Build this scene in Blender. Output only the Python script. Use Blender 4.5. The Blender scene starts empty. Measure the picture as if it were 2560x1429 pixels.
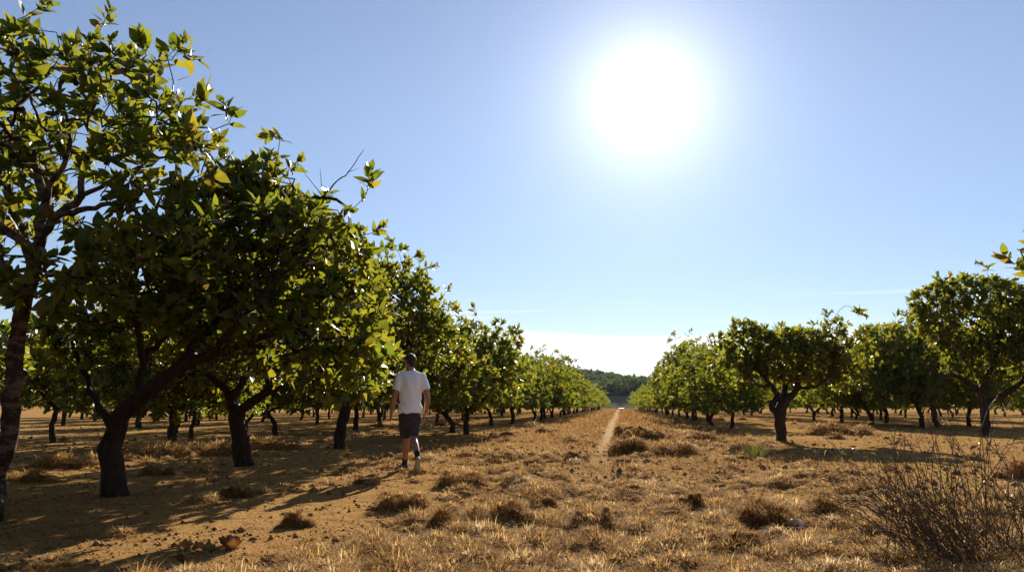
import bpy, bmesh, math
import numpy as np
from mathutils import Vector, Matrix, Euler

sc = bpy.context.scene
col = sc.collection
R = math.radians

# ------------------------------------------------------------------ camera
F = 1900.0
CX, CY = 1280.0, 714.5
VPX, VPY = 1550.0, 1012.0
EYE = np.array([0.0, 0.0, 0.98])
pitch = math.atan((VPY - CY) / F)
yaw = math.atan((VPX - CX) / F * math.cos(pitch))
cam_d = bpy.data.cameras.new('camera')
cam_d.sensor_width = 36.0
cam_d.lens = 36.0 * F / 2560.0
cam_d.clip_start = 0.05
cam_d.clip_end = 12000.0
cam = bpy.data.objects.new('camera', cam_d)
col.objects.link(cam)
cam.location = EYE
cam.rotation_euler = Euler((math.pi / 2 + pitch, 0, yaw), 'XYZ')
sc.camera = cam
RM = np.array(cam.rotation_euler.to_matrix())


def ray(px, py):
    return RM @ np.array([(px - CX) / F, -(py - CY) / F, -1.0])


def at(px, py, Y):
    """world point seen at photo pixel, at distance Y along the rows"""
    r = ray(px, py)
    return EYE + r * (Y / r[1])


def gp(px, py):
    """point of the flat ground seen at photo pixel"""
    r = ray(px, py)
    return EYE + r * (-EYE[2] / r[2])


def unit(v):
    v = np.asarray(v, float)
    return v / (np.linalg.norm(v, axis=-1, keepdims=True) + 1e-12)


SUN = unit(ray(1612, 240))
sun_el = math.asin(SUN[2])
sun_az = math.atan2(SUN[0], SUN[1])          # clockwise from +Y

# ------------------------------------------------------------------ helpers


def mesh_data(name, V, faces, smooth=False, attrs=None):
    """faces: list of (n,k) int arrays.  attrs: {name: per-vertex floats}"""
    me = bpy.data.meshes.new(name)
    V = np.asarray(V, np.float32)
    faces = [np.asarray(f, np.int32) for f in faces if len(f)]
    me.vertices.add(len(V))
    me.vertices.foreach_set('co', V.ravel())
    nl = sum(f.size for f in faces)
    npoly = sum(len(f) for f in faces)
    me.loops.add(nl)
    me.polygons.add(npoly)
    me.loops.foreach_set('vertex_index', np.concatenate([f.ravel() for f in faces]))
    starts, s = [], 0
    for f in faces:
        starts.append(s + np.arange(len(f), dtype=np.int32) * f.shape[1])
        s += f.size
    me.polygons.foreach_set('loop_start', np.concatenate(starts))
    me.update(calc_edges=True)
    me.validate()
    if smooth:
        me.polygons.foreach_set('use_smooth', np.ones(npoly, bool))
    for k, a in (attrs or {}).items():
        at_ = me.attributes.new(k, 'FLOAT', 'POINT')
        at_.data.foreach_set('value', np.asarray(a, np.float32))
    return me


def link(name, me, mat=None, parent=None):
    o = bpy.data.objects.new(name, me)
    col.objects.link(o)
    if mat is not None and me is not None and not me.materials:
        me.materials.append(mat)
    if parent is not None:
        o.parent = parent
    return o


def tag(o, label=None, cat=None, group=None, kind=None):
    for k, v in (('label', label), ('category', cat), ('group', group), ('kind', kind)):
        if v:
            o[k] = v
    return o


def empty(name, loc, rz=0.0):
    o = link(name, None)
    o.location = loc
    o.rotation_euler = (0, 0, rz)
    o.empty_display_size = 0.2
    return o


def hsh(ix, iy, seed):
    h = (ix.astype(np.int64) * 374761393 + iy.astype(np.int64) * 668265263 + seed * 982451653) & 0xFFFFFFFF
    h = ((h ^ (h >> 13)) * 1274126177) & 0xFFFFFFFF
    h = ((h ^ (h >> 16)) * 2246822519) & 0xFFFFFFFF
    return ((h ^ (h >> 15)) & 0xFFFFFF) / float(0xFFFFFF)


def vnoise(x, y, seed=0):
    x = np.asarray(x, float)
    y = np.asarray(y, float)
    ix, iy = np.floor(x), np.floor(y)
    fx, fy = x - ix, y - iy
    ux, uy = fx * fx * (3 - 2 * fx), fy * fy * (3 - 2 * fy)
    a, b = hsh(ix, iy, seed), hsh(ix + 1, iy, seed)
    c, d = hsh(ix, iy + 1, seed), hsh(ix + 1, iy + 1, seed)
    return (a * (1 - ux) + b * ux) * (1 - uy) + (c * (1 - ux) + d * ux) * uy


def fbm(x, y, seed=0, octv=4):
    s, a, t = 0.0, 1.0, 0.0
    for i in range(octv):
        s = s + a * (vnoise(x, y, seed + i * 17) - 0.5)
        t += a
        a *= 0.5
        x, y = x * 2.03 + 7.1, y * 2.03 - 3.7
    return s / t


# ------------------------------------------------------------------ ground shape
def litter_density(x, y):
    """0..1: how much dry grass lies at a place"""
    edge = np.clip((x + 2.1 + 1.1 * fbm(x * .5, y * .5, 5)) / 0.9, 0, 1) * np.clip((4.2 - x + 1.5 * fbm(x * .3, y * .3, 6)) / 1.2, 0, 1)
    wide = .5 * np.clip((x + 5.0 + 1.2 * fbm(x * .4, y * .4, 7)) / 1.0, 0, 1) * np.clip((4.6 - x) / 1.0, 0, 1) * np.clip((y - 8) / 4, 0, 1)
    near = np.clip((11.5 - y + 3 * fbm(x * .4, y * .4, 9)) / 3.0, 0, 1) * np.clip((x + 2.4) / 0.8, 0, 1)
    strip = np.exp(-((x + 8.6 + .5 * fbm(x * .2, y * .2, 15)) / 0.55) ** 2) * 0.9
    strip2 = np.exp(-((x - 8.3 + .8 * fbm(x * .2, y * .2, 25)) / 1.1) ** 2) * 0.7
    d = np.maximum(np.maximum(np.maximum(edge, near), wide), np.maximum(strip, strip2))
    track = np.exp(-((x - track_x(y)) / 0.24) ** 4) * np.clip((y - 9) / 12, 0, 1)
    return np.clip(d * (1 - track), 0.0, 1)


def track_x(y):
    return -0.40 - 0.02 * np.clip(12 - y, 0, 9) ** 1.3 + 0.05 * np.sin(y * 0.11)


def ground_z(x, y):
    x = np.asarray(x, float)
    y = np.asarray(y, float)
    d = np.hypot(x, y)
    fade = np.clip(1.3 - d / 55.0, 0.0, 1.0)
    dens = litter_density(x, y)
    z = 0.05 * fbm(x * .45, y * .45, 1, 3) + 0.06 * (0.35 + dens) * fbm(x * 2.3, y * 2.3, 2, 4)
    z = z + 0.13 * (0.15 + dens) * np.clip(fbm(x * 3.6, y * 3.6, 3, 3), 0, 1) + 0.05 * (0.2 + dens) * np.clip(fbm(x * 9.0, y * 9.0, 4, 3), -.1, 1) * np.clip(2 - d / 9, 0, 1)
    z = z - 0.035 * np.exp(-((x - track_x(y)) / 0.25) ** 2)
    far = 2.0 * np.clip((d - 130.0) / 200.0, 0, 1) ** 2
    return z * fade - far * 0.25 - 0.01


# ------------------------------------------------------------------ materials
def new_mat(name):
    m = bpy.data.materials.new(name)
    m.use_nodes = True
    nt = m.node_tree
    for n in list(nt.nodes):
        nt.nodes.remove(n)
    out = nt.nodes.new('ShaderNodeOutputMaterial')
    return m, nt, out


def N(nt, t, **kw):
    n = nt.nodes.new(t)
    for k, v in kw.items():
        if k.startswith('i_'):
            n.inputs[k[2:].replace('_', ' ')].default_value = v
        else:
            setattr(n, k, v)
    return n


def ramp(nt, fac, stops):
    r = nt.nodes.new('ShaderNodeValToRGB')
    e = r.color_ramp.elements
    while len(e) < len(stops):
        e.new(0.5)
    for i, (p, c) in enumerate(stops):
        e[i].position = p
        e[i].color = (*c, 1)
    nt.links.new(fac, r.inputs['Fac'])
    return r.outputs['Color']


def principled(nt, base, rough=0.8, spec=0.3):
    b = nt.nodes.new('ShaderNodeBsdfPrincipled')
    if isinstance(base, tuple):
        b.inputs['Base Color'].default_value = (*base, 1)
    else:
        nt.links.new(base, b.inputs['Base Color'])
    b.inputs['Roughness'].default_value = rough
    b.inputs['Specular IOR Level'].default_value = spec
    return b


def noise(nt, vec, scale, detail=4.0, rough=0.55):
    n = nt.nodes.new('ShaderNodeTexNoise')
    n.inputs['Scale'].default_value = scale
    n.inputs['Detail'].default_value = detail
    n.inputs['Roughness'].default_value = rough
    if vec is not None:
        nt.links.new(vec, n.inputs['Vector'])
    return n.outputs['Fac']


def bump(nt, bsdf, height, strength, dist):
    b = nt.nodes.new('ShaderNodeBump')
    b.inputs['Strength'].default_value = strength
    b.inputs['Distance'].default_value = dist
    nt.links.new(height, b.inputs['Height'])
    nt.links.new(b.outputs['Normal'], bsdf.inputs['Normal'])


def leaf_material(name, top, trans, rough=0.32, mixf=0.42, spec=0.5):
    m, nt, out = new_mat(name)
    a = N(nt, 'ShaderNodeAttribute', attribute_name='tint')
    base = ramp(nt, a.outputs['Fac'], [(0.0, tuple(c * .7 for c in top)), (0.6, top), (0.9, (top[0] * 1.7, top[1] * 1.35, top[2] * 1.1)), (1.0, (0.12, 0.055, 0.02))])
    tr = ramp(nt, a.outputs['Fac'], [(0.0, (trans[0] * .6, trans[1] * .8, trans[2] * .9)), (0.6, trans), (0.9, (trans[0] * 1.35, trans[1] * 1.08, trans[2])), (1.0, (0.42, 0.17, 0.05))])
    p = principled(nt, base, rough, spec)
    t = N(nt, 'ShaderNodeBsdfTranslucent')
    nt.links.new(tr, t.inputs['Color'])
    mx = N(nt, 'ShaderNodeMixShader')
    mx.inputs['Fac'].default_value = mixf
    nt.links.new(p.outputs[0], mx.inputs[1])
    nt.links.new(t.outputs[0], mx.inputs[2])
    nt.links.new(mx.outputs[0], out.inputs['Surface'])
    return m


def straw_material(name, stops, mixf=0.5, rough=.85, spec=.03):
    m, nt, out = new_mat(name)
    a = N(nt, 'ShaderNodeAttribute', attribute_name='tint')
    base = ramp(nt, a.outputs['Fac'], stops)
    p = principled(nt, base, rough, spec)
    t = N(nt, 'ShaderNodeBsdfTranslucent')
    nt.links.new(base, t.inputs['Color'])
    mx = N(nt, 'ShaderNodeMixShader')
    mx.inputs['Fac'].default_value = mixf
    nt.links.new(p.outputs[0], mx.inputs[1])
    nt.links.new(t.outputs[0], mx.inputs[2])
    nt.links.new(mx.outputs[0], out.inputs['Surface'])
    return m


def simple_mat(name, c0, c1, scale=20.0, rough=0.8, spec=0.3, bstr=0.0, bdist=0.01):
    m, nt, out = new_mat(name)
    tc = N(nt, 'ShaderNodeTexCoord')
    f = noise(nt, tc.outputs['Object'], scale)
    p = principled(nt, ramp(nt, f, [(0.3, c0), (0.7, c1)]), rough, spec)
    if bstr:
        bump(nt, p, f, bstr, bdist)
    nt.links.new(p.outputs[0], out.inputs['Surface'])
    return m


def ground_material():
    m, nt, out = new_mat('sandy_soil')
    g = N(nt, 'ShaderNodeNewGeometry')
    pos = g.outputs['Position']
    big = noise(nt, pos, 0.35, 5)
    mid = noise(nt, pos, 4.0, 6, 0.65)
    fine = noise(nt, pos, 55.0, 5, 0.7)
    c1 = ramp(nt, big, [(0.3, (0.31, 0.167, 0.058)), (0.55, (0.375, 0.214, 0.078)), (0.75, (0.425, 0.258, 0.102))])
    c2 = ramp(nt, mid, [(0.32, (0.62, 0.56, 0.5)), (0.5, (0.95, 0.95, 0.95)), (0.7, (1.1, 1.08, 1.05))])
    c3 = ramp(nt, fine, [(0.3, (0.6, 0.55, 0.5)), (0.5, (1, 1, 1)), (0.75, (1.12, 1.1, 1.08))])
    mu = N(nt, 'ShaderNodeMixRGB', blend_type='MULTIPLY')
    mu.inputs[0].default_value = 1.0
    nt.links.new(c1, mu.inputs[1])
    nt.links.new(c2, mu.inputs[2])
    mu2 = N(nt, 'ShaderNodeMixRGB', blend_type='MULTIPLY')
    mu2.inputs[0].default_value = 0.8
    nt.links.new(mu.outputs[0], mu2.inputs[1])
    nt.links.new(c3, mu2.inputs[2])
    # straw-brown cover far down the grassy alley, carried by a vertex attribute
    a = N(nt, 'ShaderNodeAttribute', attribute_name='cover')
    mixc = N(nt, 'ShaderNodeMixRGB', blend_type='MIX')
    nt.links.new(a.outputs['Fac'], mixc.inputs[0])
    nt.links.new(mu2.outputs[0], mixc.inputs[1])
    c4 = ramp(nt, fine, [(0.3, (0.13, 0.06, 0.018)), (0.6, (0.25, 0.132, 0.04))])
    nt.links.new(c4, mixc.inputs[2])
    at2 = N(nt, 'ShaderNodeAttribute', attribute_name='dust')
    mixd = N(nt, 'ShaderNodeMixRGB', blend_type='MIX')
    nt.links.new(at2.outputs['Fac'], mixd.inputs[0])
    nt.links.new(mixc.outputs[0], mixd.inputs[1])
    mixd.inputs[2].default_value = (.50, .345, .19, 1)
    p = principled(nt, mixd.outputs[0], 1.0, 0.0)
    ad = N(nt, 'ShaderNodeMath', operation='ADD')
    nt.links.new(mid, ad.inputs[0])
    nt.links.new(fine, ad.inputs[1])
    bump(nt, p, ad.outputs[0], 0.55, 0.03)
    nt.links.new(p.outputs[0], out.inputs['Surface'])
    return m


def bark_material(name, c0, c1, patch=None):
    m, nt, out = new_mat(name)
    tc = N(nt, 'ShaderNodeTexCoord')
    mp = N(nt, 'ShaderNodeMapping')
    mp.inputs['Scale'].default_value = (1, 1, 0.35)
    nt.links.new(tc.outputs['Object'], mp.inputs['Vector'])
    f = noise(nt, mp.outputs[0], 28.0, 6, 0.7)
    c = ramp(nt, f, [(0.35, c0), (0.65, c1)])
    if patch:
        mp2 = N(nt, 'ShaderNodeMapping')
        mp2.inputs['Scale'].default_value = (1, 1, 1.8)
        nt.links.new(tc.outputs['Object'], mp2.inputs['Vector'])
        f2 = noise(nt, mp2.outputs[0], 7.0, 5, 0.65)
        fm = ramp(nt, f2, [(0.47, (0, 0, 0)), (0.56, (1, 1, 1))])
        mx = N(nt, 'ShaderNodeMixRGB')
        nt.links.new(fm, mx.inputs[0])
        nt.links.new(c, mx.inputs[1])
        mx.inputs[2].default_value = (*patch, 1)
        c = mx.outputs[0]
    p = principled(nt, c, 0.85, 0.2)
    bump(nt, p, f, 1.0, 0.035)
    nt.links.new(p.outputs[0], out.inputs['Surface'])
    return m


M = {}
M['soil'] = ground_material()
M['leaf'] = leaf_material('fruit_leaf', (0.046, 0.068, 0.012), (0.325, 0.315, 0.02), rough=.42, spec=.26)
M['leaf_far'] = leaf_material('fruit_leaf_distant', (0.042, 0.064, 0.012), (0.27, 0.272, 0.018), rough=0.6, spec=.18)
M['bark'] = bark_material('dark_bark', (0.018, 0.011, 0.008), (0.065, 0.039, 0.026))
M['bark_pale'] = bark_material('patchy_bark', (0.028, 0.016, 0.011), (0.08, 0.05, 0.033), patch=(0.17, 0.115, 0.075))
M['straw'] = straw_material('dry_straw', [(0.0, (0.10, 0.042, 0.012)), (0.35, (0.29, 0.148, 0.045)), (0.7, (0.51, 0.31, 0.112)), (0.93, (0.57, 0.385, 0.165)), (1.0, (0.66, 0.49, 0.26))])
M['tuft'] = straw_material('dry_tuft_grass', [(0.0, (0.15, 0.062, 0.017)), (0.45, (0.32, 0.165, 0.05)), (0.85, (0.50, 0.30, 0.105)), (1.0, (0.55, 0.36, 0.14))], 0.5)
M['dead_leaf'] = straw_material('dead_leaf', [(0.0, (0.12, 0.045, 0.015)), (1.0, (0.26, 0.105, 0.03))], 0.3, .4, .4)
M['green_grass'] = straw_material('green_blade', [(0.0, (0.06, 0.075, 0.014)), (1.0, (0.19, 0.19, 0.04))], 0.4)
M['twig'] = simple_mat('dry_twig', (0.05, 0.03, 0.018), (0.2, 0.13, 0.07), 40, 0.7, 0.15)
M['stone'] = simple_mat('pale_stone', (0.7, 0.66, 0.6), (0.84, 0.8, 0.75), 14, 0.7, 0.3, 0.2, 0.004)
M['skin'] = simple_mat('tanned_skin', (0.30, 0.135, 0.08), (0.36, 0.17, 0.105), 12, 0.5, 0.4)
M['hair'] = simple_mat('dark_hair', (0.02, 0.011, 0.007), (0.05, 0.03, 0.018), 120, 0.6, 0.3, 0.6, 0.004)
M['shirt'] = simple_mat('white_cotton', (0.84, 0.84, 0.86), (0.88, 0.88, 0.89), 9, 0.9, 0.15)
M['shorts'] = simple_mat('grey_cotton', (0.035, 0.035, 0.042), (0.055, 0.055, 0.065), 60, 0.9, 0.15)
M['shoe'] = simple_mat('dark_shoe', (0.03, 0.045, 0.04), (0.05, 0.065, 0.055), 40, 0.7, 0.3)
M['sole'] = simple_mat('tan_sole', (0.32, 0.25, 0.13), (0.40, 0.32, 0.18), 60, 0.8, 0.2)
M['sock'] = simple_mat('dark_sock', (0.018, 0.018, 0.022), (0.028, 0.028, 0.034), 80, 0.95, 0.1)
M['hill'] = simple_mat('dry_hill', (0.09, 0.078, 0.055), (0.15, 0.125, 0.08), 0.02, 1.0, 0.0)
M['hill_far'] = simple_mat('wooded_far_hill', (0.03, 0.042, 0.035), (0.05, 0.065, 0.045), 0.02, 1.0, 0.0)
M['road'] = simple_mat('pale_smooth_road', (0.42, 0.4, 0.37), (0.5, 0.48, 0.45), 0.5, 0.16, 0.7)
M['wood_leaf'] = leaf_material('distant_wood_leaf', (0.022, 0.036, 0.018), (0.06, 0.085, 0.02), rough=0.8, spec=.08)

# ------------------------------------------------------------------ shape builders
LEAF_HI_F4 = np.array([[1, 4, 5, 2], [2, 5, 6, 3]])       # left/mid/right at two stations
LEAF_HI_F3 = np.array([[0, 2, 1], [0, 3, 2], [4, 7, 5], [5, 7, 6]])


def leaves_mesh(name, P, A, Nn, L, W, tint, rng, hi=True, droop=0.2, fold=0.2):
    """P base points, A unit axes, Nn approximate normals, L/W lengths and widths"""
    n = len(P)
    X = unit(np.cross(A, Nn))
    Z = np.cross(X, A)
    dr = droop * rng.uniform(0.2, 1.6, n)
    fo = fold * rng.uniform(-0.1, 1.5, n)
    if hi:
        loc = [(0, 0, 0), (-.47, .3, 1), (0, .3, 0), (.47, .3, 1), (-.43, .65, 1), (0, .65, 0), (.43, .65, 1), (0, 1.0, 0)]
        f4, f3, k = LEAF_HI_F4, LEAF_HI_F3, 8
    else:
        loc = [(0, 0, 0), (-.5, .45, 1), (.5, .45, 1), (0, 1.0, 0)]
        f4, f3, k = np.zeros((0, 4), int), np.array([[0, 3, 1], [0, 2, 3]]), 4
    V = np.zeros((n, k, 3))
    for i, (x, y, s) in enumerate(loc):
        xx = x * W
        yy = y * L
        zz = -dr * L * y * y + s * fo * W * .5
        V[:, i] = P + X * xx[:, None] + A * yy[:, None] + Z * zz[:, None]
    off = (np.arange(n) * k)[:, None, None]
    faces = [(f3[None] + off).reshape(-1, 3)]
    if len(f4):
        faces.append((f4[None] + off).reshape(-1, 4))
    return mesh_data(name, V.reshape(-1, 3), faces, smooth=hi, attrs={'tint': np.repeat(tint, k)})


def blades(P, az, L, W, lift, curl, tint, seg=3):
    """grass blades: arrays; az heading, lift start elevation (rad), curl total bend (rad).  returns V, F4, tint"""
    n = len(P)
    d = np.stack([np.cos(az), np.sin(az)], 1)
    side = np.stack([-d[:, 1], d[:, 0], np.zeros(n)], 1)
    V = np.zeros((n, seg + 1, 2, 3))
    cur = P.copy()
    for s in range(seg + 1):
        w = W * (1.0 - 0.85 * (s / seg) ** 1.5) * 0.5
        V[:, s, 0] = cur - side * w[:, None]
        V[:, s, 1] = cur + side * w[:, None]
        el = lift - curl * (s / seg)
        st = np.stack([np.cos(el) * d[:, 0], np.cos(el) * d[:, 1], np.sin(el)], 1)
        cur = cur + st * (L / seg)[:, None]
    base = (np.arange(n) * (seg + 1) * 2)[:, None, None]
    q = np.array([[2 * s, 2 * s + 1, 2 * s + 3, 2 * s + 2] for s in range(seg)])
    return V.reshape(-1, 3), (q[None] + base).reshape(-1, 4), np.repeat(tint, (seg + 1) * 2)


class Tubes:
    def __init__(self):
        self.V, self.F4, self.F3, self.n = [], [], [], 0

    def add(self, pts, rad, sides=6, cap=True, bumpy=0.0, rng=None):
        pts = np.asarray(pts, float)
        rad = np.asarray(rad, float)
        k = len(pts)
        T = unit(np.gradient(pts, axis=0))
        ref = np.array([0.31, 0.87, 0.2])
        U = np.zeros_like(T)
        u = ref - T[0] * ref.dot(T[0])
        for i in range(k):
            u = u - T[i] * u.dot(T[i])
            u = u / (np.linalg.norm(u) + 1e-9)
            U[i] = u
        W = np.cross(T, U)
        a = np.linspace(0, 2 * np.pi, sides, endpoint=False)
        rr = rad[:, None] * np.ones((1, sides))
        if bumpy and rng is not None:
            lob = rng.normal(0, 1, (k, sides))
            lob = (lob + np.roll(lob, 1, 1) + np.roll(lob, 1, 0)) / 2.0
            ridge = rng.normal(0, 1, (1, sides))
            rr = rr * (1 + bumpy * (lob * .6 + ridge * .5))
        V = pts[:, None] + rr[..., None] * (np.cos(a)[None, :, None] * U[:, None] + np.sin(a)[None, :, None] * W[:, None])
        i0 = self.n
        idx = i0 + np.arange(k * sides).reshape(k, sides)
        r1 = np.roll(idx, -1, 1)
        self.F4.append(np.stack([idx[:-1], r1[:-1], r1[1:], idx[1:]], -1).reshape(-1, 4))
        self.V.append(V.reshape(-1, 3))
        self.n += k * sides
        if cap:
            self.V.append(np.stack([pts[0], pts[-1] + T[-1] * rad[-1] * .6]))
            e = np.full(sides, self.n + 1)
            s = np.full(sides, self.n)
            self.F3.append(np.stack([idx[-1], r1[-1], e], -1))
            self.F3.append(np.stack([r1[0], idx[0], s], -1))
            self.n += 2

    def mesh(self, name, smooth=True, attrs=None):
        fs = []
        if self.F4:
            fs.append(np.concatenate(self.F4))
        if self.F3:
            fs.append(np.concatenate(self.F3))
        return mesh_data(name, np.concatenate(self.V), fs, smooth, attrs)


def catmull(P, step):
    P = np.asarray(P, float)
    if len(P) < 3:
        P = np.vstack([P[0], (P[0] + P[-1]) / 2, P[-1]])
    Q = np.vstack([2 * P[0] - P[1], P, 2 * P[-1] - P[-2]])
    out = []
    for i in range(1, len(Q) - 2):
        p0, p1, p2, p3 = Q[i - 1:i + 3]
        m = max(2, int(np.linalg.norm((p2 - p1)[:3]) / step))
        t = np.linspace(0, 1, m, endpoint=False)[:, None]
        out.append(0.5 * ((2 * p1) + (-p0 + p2) * t + (2 * p0 - 5 * p1 + 4 * p2 - p3) * t ** 2 + (-p0 + 3 * p1 - 3 * p2 + p3) * t ** 3))
    out.append(Q[-2][None])
    return np.concatenate(out)


def sample_ellipsoids(rng, els, n, shell=0.0):
    """els: list of (cx,cy,cz,rx,ry,rz). points spread by volume, biased outward by shell"""
    els = np.asarray(els, float)
    w = els[:, 3] * els[:, 4] * els[:, 5]
    k = rng.choice(len(els), n, p=w / w.sum())
    d = unit(rng.normal(size=(n, 3)))
    r = rng.uniform(0, 1, n) ** (1 / 3.0)
    r = r * (1 - shell) + shell * np.clip(rng.normal(0.93, .1, n), 0, 1.08)
    return els[k, :3] + d * r[:, None] * els[k, 3:]


def grow_tree(rng, limbs, targets, step=0.14, tip_r=0.0035, expo=0.46, shoots=None):
    """limbs: list of (k,4) arrays x,y,z,radius (resampled).  targets: points reached by branches.
    returns chains [(pts, radii)], twigs [(pos, dir)], fine nodes"""
    pos, par, man = [], [], []
    for L in limbs:
        L = np.asarray(L)
        if not pos:
            prev = -1
        else:
            A = np.asarray(pos)
            prev = int(np.argmin(((A - L[0, :3]) ** 2).sum(1)))
        for p in L:
            pos.append(p[:3])
            par.append(prev)
            man.append(p[3])
            prev = len(pos) - 1
    nman = len(pos)
    base_z = limbs[0][0, 2]
    P = np.zeros((nman + len(targets) * 24 + 10, 3))
    P[:nman] = pos
    n = nman
    lead = np.zeros(len(P))
    lead[:nman] = 0.0
    allow = np.zeros(len(P), bool)
    zmin = np.min(targets[:, 2]) - .5 if len(targets) else 0
    allow[:nman] = P[:nman, 2] > max(zmin, base_z + 0.5 * (limbs[0][-1, 2] - base_z))
    allow[len(limbs[0]) - 2:nman] = True
    d0 = np.array([np.min(((P[:nman][allow[:nman]] - t) ** 2).sum(1)) for t in targets])
    order = np.argsort(d0)
    tips = []
    for ti in order:
        t = targets[ti]
        d2 = np.sqrt(((P[:n] - t) ** 2).sum(1)) + np.where(allow[:n], 0, 1e3)
        # prefer nodes that lie below / inside of the target
        d2 = d2 + 0.25 * np.clip(P[:n, 2] - t[2], 0, 9)
        j = int(np.argmin(d2))
        a = P[j]
        dist = np.linalg.norm(t - a)
        if dist < 0.05:
            continue
        m = int(min(22, max(1, round(dist / step))))
        pd = P[j] - P[par[j]] if par[j] >= 0 else np.array([0, 0, 1.0])
        pd = unit(pd)
        c = a + pd * dist * 0.3 + np.array([0, 0, dist * 0.10]) + rng.normal(0, .06, 3) * dist
        prev = j
        for s in range(1, m + 1):
            u = s / m
            q = (1 - u) ** 2 * a + 2 * u * (1 - u) * c + u * u * t
            if s < m:
                q = q + rng.normal(0, 0.012, 3)
            P[n] = q
            par.append(prev)
            man.append(0.0)
            allow[n] = True
            prev = n
            n += 1
        tips.append(prev)
    P = P[:n]
    par = np.asarray(par)
    man = np.asarray(man)
    cnt = np.zeros(n)
    cnt[tips] = 1
    kids = [[] for _ in range(n)]
    for i in range(n - 1, -1, -1):
        if par[i] >= 0:
            cnt[par[i]] += cnt[i]
            kids[par[i]].append(i)
    rad = tip_r * np.maximum(cnt, 1) ** expo
    chains = []
    # manual limbs first
    i = 0
    for L in limbs:
        idx = np.arange(i, i + len(L))
        pts, rr = P[idx], man[idx]
        if par[i] >= 0:
            pts = np.vstack([P[par[i]], pts])
            rr = np.concatenate([[rr[0]], rr])
        chains.append((pts, rr, True))
        i += len(L)
    rad[:nman] = man[:nman]
    started = np.zeros(n, bool)
    started[:nman] = True
    for i in range(nman, n):
        if started[i]:
            continue
        ch = [par[i], i]
        started[i] = True
        k = i
        while True:
            ks = [q for q in kids[k] if not started[q]]
            if not ks:
                break
            k = max(ks, key=lambda q: cnt[q])
            started[k] = True
            ch.append(k)
        rr = rad[ch].copy()
        rr[0] = min(rr[0], rr[1] * 1.15)
        chains.append((P[ch], rr, False))
    tips = np.asarray(tips)
    kidcount = np.array([len(k) for k in kids])
    tips = tips[kidcount[tips] == 0]
    tdir = unit(P[tips] - P[par[tips]])
    fine = np.where((np.arange(n) >= nman) & (cnt <= 2.5) & (kidcount > 0))[0]
    fdir = unit(P[fine] - P[par[fine]])
    return chains, (P[tips], tdir), (P[fine], fdir)


def foliage(rng, name, tips, fine, n_tip, n_fine, size, hi=True, wfac=0.46, redtips=0.05, upness=0.3):
    P, D = tips
    Pl, Al, Nl, Ll, Tl = [], [], [], [], []

    def ring(P, D, cnt, spread0, spread1, back):
        n = len(P)
        ref = unit(rng.normal(size=(n, 3)))
        U = unit(np.cross(D, ref))
        Wv = np.cross(D, U)
        k0 = rng.uniform(0, 6.28, n)
        tb = np.clip(rng.normal(0.5, .18, n), 0, .88)
        scl = rng.uniform(0.75, 1.2, n)
        for i in range(cnt):
            keep = rng.uniform(0, 1, n) < 0.9
            ang = k0 + i * 2.39996
            sp = np.radians(rng.uniform(spread0, spread1, n)) * (0.45 + 0.55 * (i + 1) / cnt)
            rdir = np.cos(ang)[:, None] * U + np.sin(ang)[:, None] * Wv
            A = unit(D * np.cos(sp)[:, None] + rdir * np.sin(sp)[:, None] + np.array([0, 0, 0.1]))
            up = np.array([0, 0, 1.0]) * upness + D * 0.8 + rng.normal(0, .4, (n, 3))
            Nn = unit(up - A * (up * A).sum(1)[:, None])
            pb = P - D * (back * (i / max(cnt, 1)))[..., None] if np.ndim(back) else P - D * back * (i / max(cnt, 1))
            L = size * scl * rng.uniform(0.7, 1.15, n) * (0.62 + 0.38 * (i + 1) / cnt)
            t = np.clip(tb + rng.normal(0, .1, n), 0, .92)
            if i < 2:
                t = np.where(rng.uniform(0, 1, n) < redtips, rng.uniform(.93, 1.0, n), t)
            Pl.append(pb[keep]); Al.append(A[keep]); Nl.append(Nn[keep]); Ll.append(L[keep]); Tl.append(t[keep])
    ring(P, D, n_tip, 30, 85, size * 0.9)
    if len(fine[0]) and n_fine:
        ring(fine[0], fine[1], n_fine, 40, 85, 0.02)
    P = np.concatenate(Pl); A = np.concatenate(Al); Nn = np.concatenate(Nl); L = np.concatenate(Ll); t = np.concatenate(Tl)
    W = L * wfac * rng.uniform(0.85, 1.15, len(L))
    return leaves_mesh(name, P, A, Nn, L, W, t, rng, hi=hi)


def wood_mesh(rng, name, chains, min_r=0.0, sides_main=10):
    T = Tubes()
    for pts, rr, manual in chains:
        if rr.max() < min_r:
            continue
        if manual:
            T.add(pts, rr, sides_main, True, 0.13 if sides_main > 10 else .09, rng)
        else:
            T.add(pts, rr, 5 if rr.max() > 0.012 else 3, True)
    return T.mesh(name)


def limb(pts, r0, r1, step=0.09, rng=None, wob=0.012, flare=0.0):
    Q = catmull(np.asarray(pts, float), step)
    n = len(Q)
    u = np.linspace(0, 1, n)
    r = r0 + (r1 - r0) * u ** 0.8
    if flare:
        r = r * (1 + flare * np.exp(-u * n * step / 0.12))
    if rng is not None and n > 3:
        w = rng.normal(0, wob, (n, 3))
        w[0] = 0
        Q = Q + w
        r = r * (1 + rng.normal(0, .03, n))
    return np.hstack([Q, r[:, None]])


def local(o, chains, tips, fine):
    chains = [(p - o, r, m) for p, r, m in chains]
    return chains, (tips[0] - o, tips[1]), (fine[0] - o, fine[1])


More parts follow.
